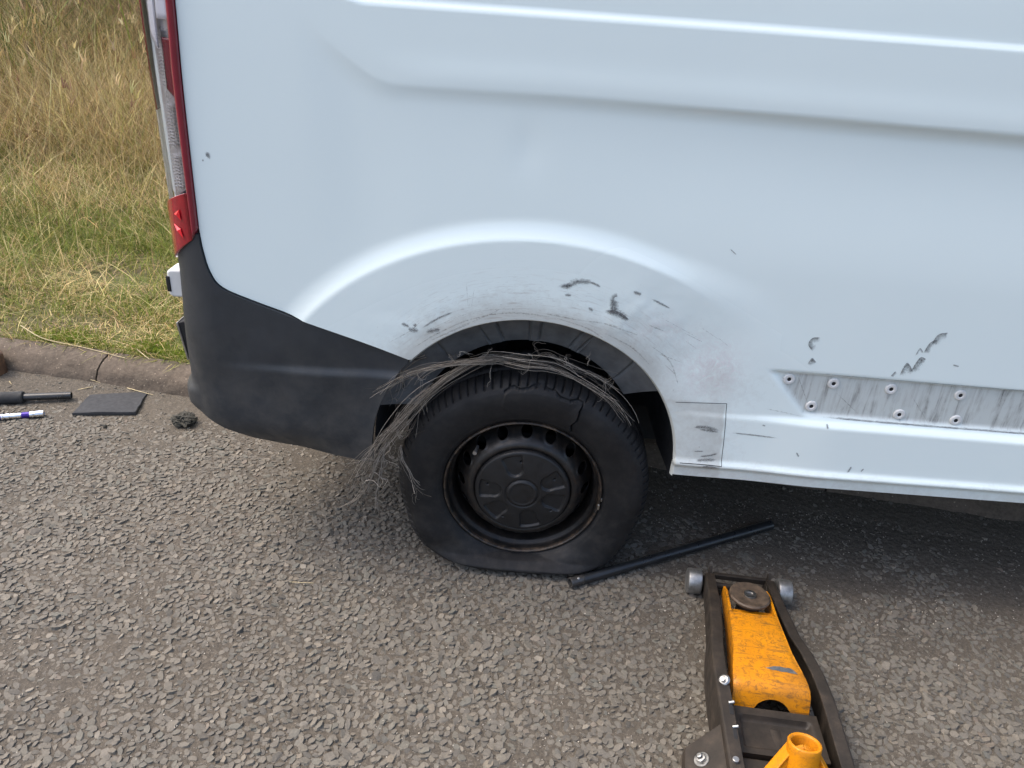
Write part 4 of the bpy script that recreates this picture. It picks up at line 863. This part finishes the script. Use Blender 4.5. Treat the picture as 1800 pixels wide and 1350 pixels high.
bundle(y3([(-.335, .40), (-.328, .366), (-.305, .323), (-.285, .264), (-.266, .219)], [-.02, -.035, -.04, -.04, -.04]), 9, .003, .006, .012, .0010, label="thin forked cord dangling in front of the sidewall")
bundle(y3([(-.296, .29), (-.289, .262), (-.298, .208)], [-.04, -.04, -.04]), 4, .002, .004, .006, .0008)
bundle(y3([(-.33, .50), (-.345, .46), (-.335, .42), (-.32, .45), (-.33, .49)], [-.02]*5), 10, .02, .03, .02, .0008)
bundle(y3([(-.28, .66), (-.345, .62), (-.36, .56), (-.345, .51)], [.02, .02, .02, .02]), 8, .03, .04, .02, .0009)

def wires():
    """kinked loose wires springing from the torn edge"""
    starts = [(-.30, .02, .60), (-.335, .0, .53), (-.34, -.01, .46), (-.36, -.03, .41), (-.20, .0, .665), (-.10, .01, .685), (.0, .01, .685), (.06, .02, .675), (.14, .02, .65), (.20, .02, .62), (-.40, -.05, .37), (-.42, -.06, .33), (-.37, -.04, .37)]
    VS, QS, n0 = [], [], 0
    for (x, y, z) in starts:
        for r_ in range(3):
            L = rng.uniform(.03, .09); a = rng.uniform(0, 6.28); p = [(x+rng.normal(0, .01), y+rng.normal(0, .008), z+rng.normal(0, .008))]
            for s in range(5):
                a += rng.normal(0, .9); q = p[-1]; p.append((q[0]+math.cos(a)*L/4, q[1]+rng.normal(0, .006), q[2]+math.sin(a)*L/4-.006))
            V, Q = bundle(p, 2, .003, .004, .004, .0006, raw=True); VS.append(V); QS.append(Q+n0); n0 += len(V)
    wchild(link("loose_wires", np_mesh("loose_wires", np.concatenate(VS), np.concatenate(QS)), CORD, wheel))["kind"] = "stuff"
wires()
# ------------------------------------------------------------------ trolley jack (local frame: front axle at y = 0, handle end towards -y)
jack = tag(empty("trolley_jack", (.632, -.055, 0), math.radians(-3.4)), "yellow and black trolley jack standing in front of the sill", "jack")
def wear(o, v=1.0):
    me = o.data; me.attributes.new("wear", 'FLOAT', 'POINT').data.foreach_set("value", [v]*len(me.vertices)); return o
FR = [(.012, .098, .071, .066), (-.10, .103, .074, .082), (-.22, .112, .083, .097), (-.29, .124, .094, .112), (-.36, .131, .100, .124), (-.44, .133, .102, .134), (-.66, .131, .100, .138), (-.80, .126, .098, .120), (-.86, .126, .098, .095)]
def sidebar(sg):
    b = MB(); secs = []
    for (y, xo, xi, zt) in FR:
        zb = .020+.012*smooth(np.array((-y-.5)/.3)); c = [(xo, zb), (xo, zt-.004), (xo-.004, zt), (xi, zt), (xi, zt-.007), (xo-.008, zt-.009), (xo-.008, zb)]
        secs.append([(sg*x, y, float(z)) for x, z in c])
    b.sweep(secs); b.cyl((sg*.071, .0, .035), (sg*.099, .0, .035), .024, n=20)
    b.prism([(.010, .03), (.016, .075), (.022, .084), (.030, .075), (.032, .03)], 0, sg*.078, sg*.086)
    o = b.build("side_plate", JBLACK, jack, bevel=.0015); return o
pl = sidebar(-1); pr = sidebar(1)
b = MB(); b.cyl((-.135, 0, .035), (.135, 0, .035), .009, n=18); b.box((0, .016, .056), (.15, .012, .016)); b.build("axle", JBLACK, jack, bevel=.001)
for sg in (-1, 1):
    b = MB(); q = Matrix.Rotation(math.radians(90), 3, 'Y')
    b.lathe([(.014, 0), (.030, 0), (.0345, .002), (.0355, .006), (.0355, .034), (.0340, .038), (.030, .040), (.014, .040)], q, (sg*.125-.020, .006, .0355), 36, caps=True); b.build("front_wheel", ROLLER, jack, bevel=.0008)
# lifting arm: cheeks, top plate bending down at the back with an arched cut-out
def arm():
    cs = [(-.175, .062, .108), (-.20, .0635, .110), (-.26, .067, .114), (-.31, .072, .118), (-.345, .078, .121), (-.375, .0835, .124), (-.40, .086, .125), (-.415, .087, .123), (-.424, .0875, .117), (-.430, .0875, .108), (-.438, .0875, .092), (-.446, .0875, .074), (-.452, .0875, .062)]
    n = 29; V, F = [], []; th = .006
    for lay in (0, 1):
        for j, (y, w, z) in enumerate(cs):
            for i in range(n):
                s = -1+2*i/(n-1); zz = z-.0025*abs(s)**8*2; yy = y
                if j >= 9:                                       # arched notch in the lower rear edge
                    x_ = s*w-.004; top = .062+.036*math.sqrt(max(0, 1-(x_/.044)**2)) if abs(x_) < .044 else .062
                    t = (j-9)/3; zlo = top; zz = .108+(zlo-.108)*t; yy = -.430-.022*((.108-zz)/.046)
                V.append((s*w, yy+(.004 if lay and j > 8 else 0), zz-lay*th*(1 if j < 9 else .0)))
    m = len(cs); N = n*m
    for lay in (0, 1):
        for j in range(m-1):
            for i in range(n-1):
                a = lay*N+j*n+i; F.append((a, a+1, a+n+1, a+n))
    rim_ = [i for i in range(n)]+[j*n+n-1 for j in range(1, m)]+[(m-1)*n+i for i in range(n-2, -1, -1)]+[j*n for j in range(m-2, -1, -1)]
    for a, c in zip(rim_[:-1], rim_[1:]): F.append((a, c, c+N, a+N))
    b = MB(); b.add(V, F)
    for sg in (-1, 1):
        b.sweep([[(sg*(w-.0005), y, zt-.002), (sg*(w-.0065), y, zt-.002), (sg*(w-.0065), y, zb), (sg*(w-.0005), y, zb)] for (y, w, zt, zb) in ((-.060, .060, .090, .060), (-.09, .060, .101, .050), (-.175, .062, .107, .045), (-.30, .071, .116, .045), (-.36, .081, .121, .045), (-.42, .087, .118, .045), (-.45, .087, .068, .045))])
    b.box((0, -.155, .075), (.112, .030, .020))
    return wear(b.build("lifting_arm", YELLOW, jack, smooth=True, angle=40))
arm()
# bare patch on the arm where the paint is gone
def patch_(pts, z, mat, name):
    V = [(x, y, z(y)) for x, y in pts]; c = np.mean(V, 0); k = len(V); V = np.vstack([V, [c]]); link(name, np_mesh(name, V, np.array([(i, (i+1) % k, k) for i in range(k)])), mat, jack)
zarm = lambda y: float(np.interp(-y, [.175, .26, .31, .345, .375, .40], [.108, .114, .118, .121, .124, .125]))+.0007
patch_([(-.008, -.366), (.006, -.361), (.016, -.357), (.030, -.356), (.040, -.358), (.052, -.357), (.060, -.364), (.066, -.374), (.050, -.374), (.040, -.372), (.028, -.373), (.018, -.370), (.010, -.371)], zarm, STEEL, "bare_patch")
b = MB(); b.lathe([(.012, 0), (.046, 0), (.0525, .004), (.0535, .010), (.0500, .0135), (.046, .0125), (.018, .0115), (.0165, .0125), (.0160, .0150), (.0080, .0150), (.0075, .006)], Matrix.Rotation(math.radians(-4), 3, 'X'), (0, -.107, .098), 44, caps=True)
sad = b.build("saddle", SADDLE, jack, angle=30); sad["label"] = "round rusty steel saddle"
b = MB(); b.lathe([(.0165, 0), (.0160, .0022), (.0085, .0022), (.0075, -.006)], Matrix.Rotation(math.radians(-4), 3, 'X'), (0, -.1075, .1120), 32, caps=True); b.build("saddle_boss", ZINC, sad)
b = MB(); b.cyl((0, -.115, .05), (0, -.115, .098), .030, n=24); b.build("saddle_stem", JBLACK, jack)
# pressed cover plate with a sunken field
def cover():
    y0, y1, w = -.458, -.585, .0975; nx, ny = 41, 31; V = []
    for j in range(ny):
        for i in range(nx):
            s = -1+2*i/(nx-1); t = j/(ny-1); d = min((1-abs(s))*w-.018, t*.127-.022, (1-t)*.127-.018); V.append((s*w, y0+(y1-y0)*t, .090+.008*t-.013*float(smooth(np.array(d/.006+.0)))))
    F = [(j*nx+i, j*nx+i+1, (j+1)*nx+i+1, (j+1)*nx+i) for j in range(ny-1) for i in range(nx-1)]; N = len(V); V += [(x, y, .074) for x, y, z in V[:nx]]+[(x, y, .074) for x, y, z in V[N-nx:N]]
    F += [(i, i+1, N+i+1, N+i) for i in range(nx-1)]+[(N-nx+i, N-nx+i+1, N+nx+i+1, N+nx+i) for i in range(nx-1)]
    b = MB(); b.add(V, F); b.build("cover_plate", JBLACK, jack, angle=60)
cover()
b = MB(); b.box((0, -.70, .06), (.19, .22, .06)); b.cyl((0, -.50, .05), (0, -.80, .06), .032, n=20); b.build("pump_block", JBLACK, jack, bevel=.004)
# handle socket casting: tilted tube on a splayed foot with webs
def socket():
    ax = Vector((.0, .30, .95)).normalized(); top = Vector((.016, -.612, .188)); base = top-ax*.115; q = ax.to_track_quat('Z', 'Y').to_matrix()
    b = MB(); b.lathe([(.038, .0), (.035, .05), (.0335, .10), (.0340, .112), (.0325, .116), (.0270, .115), (.0250, .108), (.0250, .02)], q, base, 36, caps=False)
    b.lathe([(.0251, .020), (.001, .020)], q, base, 36, caps=False)
    for sg in (-1, 1):                                            # webs running down and out to the pivots
        a0, a1, a2 = top-ax*.008, Vector((.010+sg*.090, -.672, .100)), base+Vector((0, -.006, .0)); t = .012
        def tri(o): return [tuple(a0+o), tuple(a0+Vector((sg*.031, -.004, -.014))+o), tuple(a1+o), tuple(a1+Vector((0, 0, -.032))+o), tuple(a2+o)]
        b.sweep([tri(Vector((0, -t/2, 0))), tri(Vector((0, t/2, 0)))])
        b.sweep([[tuple(p+Vector((0, dy, 0))) for p in (a0+Vector((sg*.028, 0, -.008)), a1+Vector((0, 0, .006)), a1+Vector((0, 0, -.006)), a0+Vector((sg*.028, 0, -.022)))] for dy in (-.016, .016)])
    b.box((.010, -.675, .078), (.19, .05, .034)); wear(b.build("handle_socket", YELLOW, jack, bevel=.003, seg=2, angle=40), .35)
    b = MB(); b.cyl((-.105, -.675, .078), (.125, -.675, .078), .011, n=18); b.build("pivot_pin", STEEL, jack)
socket()
# left bracket with nut, pivot bolt, slots with split pins
def hexnut(name, p, ax, r, h, mat, stud=True):
    b = MB(); q = Vector(ax).to_track_quat('Z', 'Y').to_matrix(); b.lathe([(r*1.45, -.0015), (r*1.45, .0008)], q, p, 28); b.lathe([(r, .0008), (r, h), (r*.8, h+.0006)], q, p, 6)
    if stud: b.lathe([(r*.55, h), (r*.52, h+.007), (r*.40, h+.008)], q, p, 20)
    b.build(name, mat, jack, bevel=.0006, angle=30)
b = MB(); n_ = Vector((-.25, -.25, .93)).normalized()
b.add([(-.130, -.535, .118), (-.205, -.575, .074), (-.215, -.70, .070), (-.130, -.72, .112), (-.130, -.535, .112), (-.205, -.575, .068), (-.215, -.70, .064), (-.130, -.72, .106)], [(0, 1, 2, 3), (4, 5, 6, 7), (0, 1, 5, 4), (1, 2, 6, 5), (2, 3, 7, 6), (3, 0, 4, 7)])
b.add([(-.205, -.575, .074), (-.215, -.70, .070), (-.218, -.70, .045), (-.208, -.575, .048), (-.202, -.577, .074), (-.212, -.702, .070), (-.214, -.702, .045), (-.204, -.577, .048)], [(0, 1, 2, 3), (4, 5, 6, 7), (0, 1, 5, 4), (1, 2, 6, 5), (2, 3, 7, 6), (3, 0, 4, 7)])
b.build("bracket", JBLACK, jack, bevel=.002)
hexnut("nut", (-.176, -.612, .0925), (-.5, 0, .87), .0115, .008, ZINC)
b = MB(); b.lathe([(.0145, -.001), (.0145, .003), (.011, .0065), (.004, .0075)], Vector((-.55, -.2, .8)).to_track_quat('Z', 'Y').to_matrix(), (-.113, -.430, .1335), 24); b.cyl((-.113, -.43, .134), (-.121, -.437, .146), .006, n=14); b.build("pivot_bolt", ZINC, jack, bevel=.001)
for y in (-.505, -.568):
    b = MB(); b.box((-.1085, y, .1335), (.009, .036, .0065)); b.build("slot", SEAM, jack, bevel=.001)
    b = MB(); b.cyl((-.112, y+.012, .136), (-.100, y+.012, .1405), .0042, n=12); b.build("split_pin", ZINC, jack, bevel=.0008)
b = MB(); b.cyl((-.118, -.640, .136), (-.118, -.640, .145), .007, n=16); b.build("split_pin", STEEL, jack, bevel=.001)
b = MB(); b.lathe([(.010, 0), (.010, .004), (.006, .006)], Vector((1, 0, 0)).to_track_quat('Z', 'Y').to_matrix(), (.1365, -.42, .10), 20); b.build("pivot_bolt", STEEL, jack)
for sg in (-1, 1):
    b = MB(); b.cyl((sg*.095-.014, -.83, .034), (sg*.095+.014, -.83, .034), .034, n=28); b.build("rear_castor", JBLACK, jack, bevel=.003)
# ------------------------------------------------------------------ jack handle tube on the road beside the tyre
def along(p0, p1):
    p0, p1 = Vector(p0), Vector(p1); return p0, p1, (p1-p0).normalized(), (p1-p0).to_track_quat('Z', 'Y').to_matrix(), (p1-p0).length
p0, p1, d, q, L = along((.156, -.072, .0165), (.805, .272, .018))
bar = tag(empty("handle_tube", p0), "long black steel tube lying on the road between tyre and jack", "steel tube")
def wc(o, root): o.matrix_parent_inverse = Matrix.Translation(-root.location); return o
b = MB(); b.lathe([(.0125, .040), (.0150, .042), (.0150, L-.16), (.0165, L-.14), (.0165, L), (.0130, L), (.0128, L-.05)], q, p0, 32, caps=True); wc(b.build("tube", BARBLACK, bar, angle=40), bar)
b = MB(); b.lathe([(.0105, .012), (.0118, .0), (.0146, .0), (.0150, .0015), (.0150, .0065), (.0140, .0085), (.0140, .0400)], q, p0, 32, caps=True); col_ = wc(b.build("end_collar", simple("dark_collar_steel", (.09, .085, .08), .4, .3, 60, .2, Metallic=.6), bar, angle=40), bar)
b = MB(); up = Vector((0, -.35, .94)).normalized(); c_ = p0+d*.026+up*.0135; b.lathe([(.0038, 0), (.0036, .002), (.002, .0032)], up.to_track_quat('Z', 'Y').to_matrix(), c_, 14); b.build("spring_button", ZINC, col_)
# ------------------------------------------------------------------ handle with foam grip, socket tool, mat, mud, wood block by the kerb
p0, p1, d, q, L = along((-2.42, .525, .024), (-1.722, .712, .019))
gr = tag(empty("grip_handle", p0), "black handle with thick foam grip lying near the kerb", "handle")
b = MB(); b.lathe([(.0135, .05), (.0135, L), (.0108, L), (.0106, L-.05)], q, p0, 30, caps=True); o = wc(b.build("tube", BARBLACK, gr), gr)
b = MB(); e_ = p1-d*.022+Vector((.0, -.012, .008)); b.cyl(e_-Vector((0, .001, 0)), e_+Vector((0, -.002, .001)), .0035, n=14); b.build("pin_hole", SEAM, o)
b = MB(); G_ = L-.165; b.lathe([(.014, 0), (.020, 0), (.0225, .004), (.0225, G_-.010), (.0235, G_-.009), (.0235, G_), (.021, G_+.003), (.014, G_+.003)], q, p0, 30, caps=True); wc(b.build("foam_grip", FOAM, gr), gr)
p0, p1, d, q, L = along((-2.02, .487, .012), (-1.752, .584, .0125))
ex = tag(empty("socket_bar", p0), "chrome socket bar with purple bands beside the foam handle", "socket tool")
for (a, c, r, m, nm) in ((0, .10, .0085, CHROME, "shank"), (.10, .150, .0095, PURPLE, "purple_band"), (.150, .176, .0115, CHROME, "collar"), (.176, .214, .0100, CHROME, "shank"), (.214, .240, .0112, PURPLE, "purple_band"), (.240, .2855, .0125, CHROME, "socket_end")):
    b = MB(); pr_ = [(r*.9, a+.0002), (r, a+.0015), (r, c-.0015), (r*.9, c-.0002)]
    if nm == "collar": pr_ = [(r, a+.0002), (r, a+.006), (r*.82, a+.008), (r*.82, a+.012), (r, a+.014), (r, c-.0002)]
    if nm == "socket_end": pr_ = [(r*.92, a+.0002), (r, a+.002), (r, a+.012), (r*.86, a+.014), (r*.86, a+.018), (r, a+.020), (r, c-.001), (r*.72, c), (r*.66, c-.012)]
    b.lathe(pr_, q, p0, 26, caps=True); wc(b.build(nm, m, ex, angle=30), ex)
# rubber mat
def mat():
    C4 = [(-1.660, .604), (-1.444, .640), (-1.470, .796), (-1.670, .740)]; pts = []
    for a, c in zip(C4, C4[1:]+C4[:1]):
        for t in np.linspace(0, 1, 9)[:-1]: pts.append((a[0]+(c[0]-a[0])*t+rng.normal(0, .0012), a[1]+(c[1]-a[1])*t+rng.normal(0, .0012)))
    c0 = np.mean(pts, 0); V, F = [], []; rings = [(1, -.004), (1, .0085), (.985, .0100), (.6, .0085), (.25, .0085)]; k = len(pts)
    for (s, z) in rings:
        for (x, y) in pts: X = c0[0]+(x-c0[0])*s; Y = c0[1]+(y-c0[1])*s; V.append((X, Y, z+.0025+.0025*float(vnoise(X, Y, 9, 99))))
    V.append((c0[0], c0[1], .011))
    for j in range(len(rings)-1):
        for i in range(k): F.append((j*k+i, j*k+(i+1) % k, (j+1)*k+(i+1) % k, (j+1)*k+i))
    for i in range(k): F.append(((len(rings)-1)*k+i, (len(rings)-1)*k+(i+1) % k, len(V)-1))
    b = MB(); b.add(V, F); tag(b.build("rubber_mat", MAT, angle=40), "square black rubber mat lying flat on the road by the kerb", "mat")
mat()
def clod():
    bm = bmesh.new(); bmesh.ops.create_icosphere(bm, subdivisions=4, radius=1)
    for v in bm.verts:
        p = v.co.copy(); n = float(vnoise(p.x*1.3+p.z, p.y*1.3-p.z*.7, 2.0, 51)); n2 = float(vnoise(p.x*2+p.z*2, p.y*2+p.z, 4.0, 52)); v.co = Vector((p.x*.036, p.y*.030, p.z*.022))*(1+.38*n+.22*n2); v.co.z = max(v.co.z, -.010)
    for k in range(22):                                           # roots and stems sticking out
        a = rng.uniform(0, 6.28); d_ = Vector((math.cos(a), math.sin(a), rng.uniform(-.1, .7))).normalized(); s = d_*.012; e = d_*rng.uniform(.028, .052)+Vector((rng.normal(0, .008), rng.normal(0, .008), 0)); e.z = max(e.z, -.006)
        u = d_.orthogonal().normalized()*.0022; w = d_.cross(u).normalized()*.0022
        vs_ = [bm.verts.new(s+u), bm.verts.new(s-u*.5+w), bm.verts.new(s-u*.5-w), bm.verts.new(e)]
        for f in ((0, 1, 3), (1, 2, 3), (2, 0, 3)): bm.faces.new([vs_[i] for i in f])
    me = bpy.data.meshes.new("mud_clod"); bm.to_mesh(me); bm.free(); o = link("mud_clod", me, MUD); o.location = (-1.252, .612, .014)
    tag(o, "small dark clod of mud and roots beside the bumper", "mud clod")
    bm = bmesh.new(); bmesh.ops.create_icosphere(bm, subdivisions=2, radius=.008)
    for v in bm.verts: v.co *= 1+.3*float(vnoise(v.co.x*200, v.co.y*200+v.co.z*100, 1, 5))
    me = bpy.data.meshes.new("mud_crumb"); bm.to_mesh(me); bm.free(); o = link("mud_crumb", me, MUD); o.location = (-1.508, .545, .005); tag(o, "tiny dark crumb on the road below the rubber mat", "mud crumb")
clod()
b = MB(); b.prism([(-2.40, .945), (-2.095, .895), (-2.062, .862), (-2.075, .818), (-2.40, .80)], 2, .004, .098)
wb = b.build("wood_block", WOOD, bevel=.008, seg=3); tag(wb, "brown wooden block against the kerb at the left edge", "wood block")
# straw stalks lying about
def straw(pts, r, label, n=14):
    C = catmull(pts, n) if len(pts) > 2 else np.linspace(pts[0], pts[1], n); T = np.gradient(C, axis=0); T /= np.linalg.norm(T, axis=1)[:, None]; u = np.cross(T, [0, 0, 1]); u /= np.linalg.norm(u, axis=1)[:, None]; w = np.cross(T, u); rr = (r*np.linspace(1, .5, n))[:, None]
    V = np.stack([C+u*rr*math.cos(a)+w*rr*math.sin(a) for a in (0, 1.57, 3.14, 4.71)], 1).reshape(-1, 3); i = np.arange(n*4).reshape(n, 4); j = np.roll(i, -1, 1)
    tag(link("straw_stalk", np_mesh("straw_stalk", V, np.stack([i[:-1], j[:-1], j[1:], i[1:]], -1).reshape(-1, 4)), STRAW), label, "straw", "dry straw stalks by the kerb")
ky = lambda x: float(kerb_y(x))
straw([(-2.12, ky(-2.12)+.20, .115), (-1.98, ky(-1.98)+.135, .102), (-1.80, ky(-1.8)+.118, .095), (-1.60, ky(-1.6)+.085, .093)], .0028, "long pale straw stalk lying along the top of the kerb", 30)
straw([(-1.775, .85, .006), (-1.72, .838, .02), (-1.675, .83, .014)], .0022, "short straw leaning at the foot of the kerb joint")
straw([(-1.735, .775, .008), (-1.69, .80, .012)], .0026, "short straw on the grit just above the rubber mat's left corner")
straw([(-1.56, .812, .012), (-1.50, .79, .014), (-1.44, .775, .012)], .0022, "thin straw along the kerb foot beyond the rubber mat")
straw([(-1.585, .972, .10), (-1.50, .90, .098)], .0026, "short straw on the kerb top right of the joint")
straw([(-.62, -.155, .010), (-.555, -.150, .009)], .0014, "tiny pale straw on the open road chippings left of the tyre")
straw([(-2.02, .80, .006), (-1.995, .775, .008)], .002, "tiny straw on the road beside the wooden block")
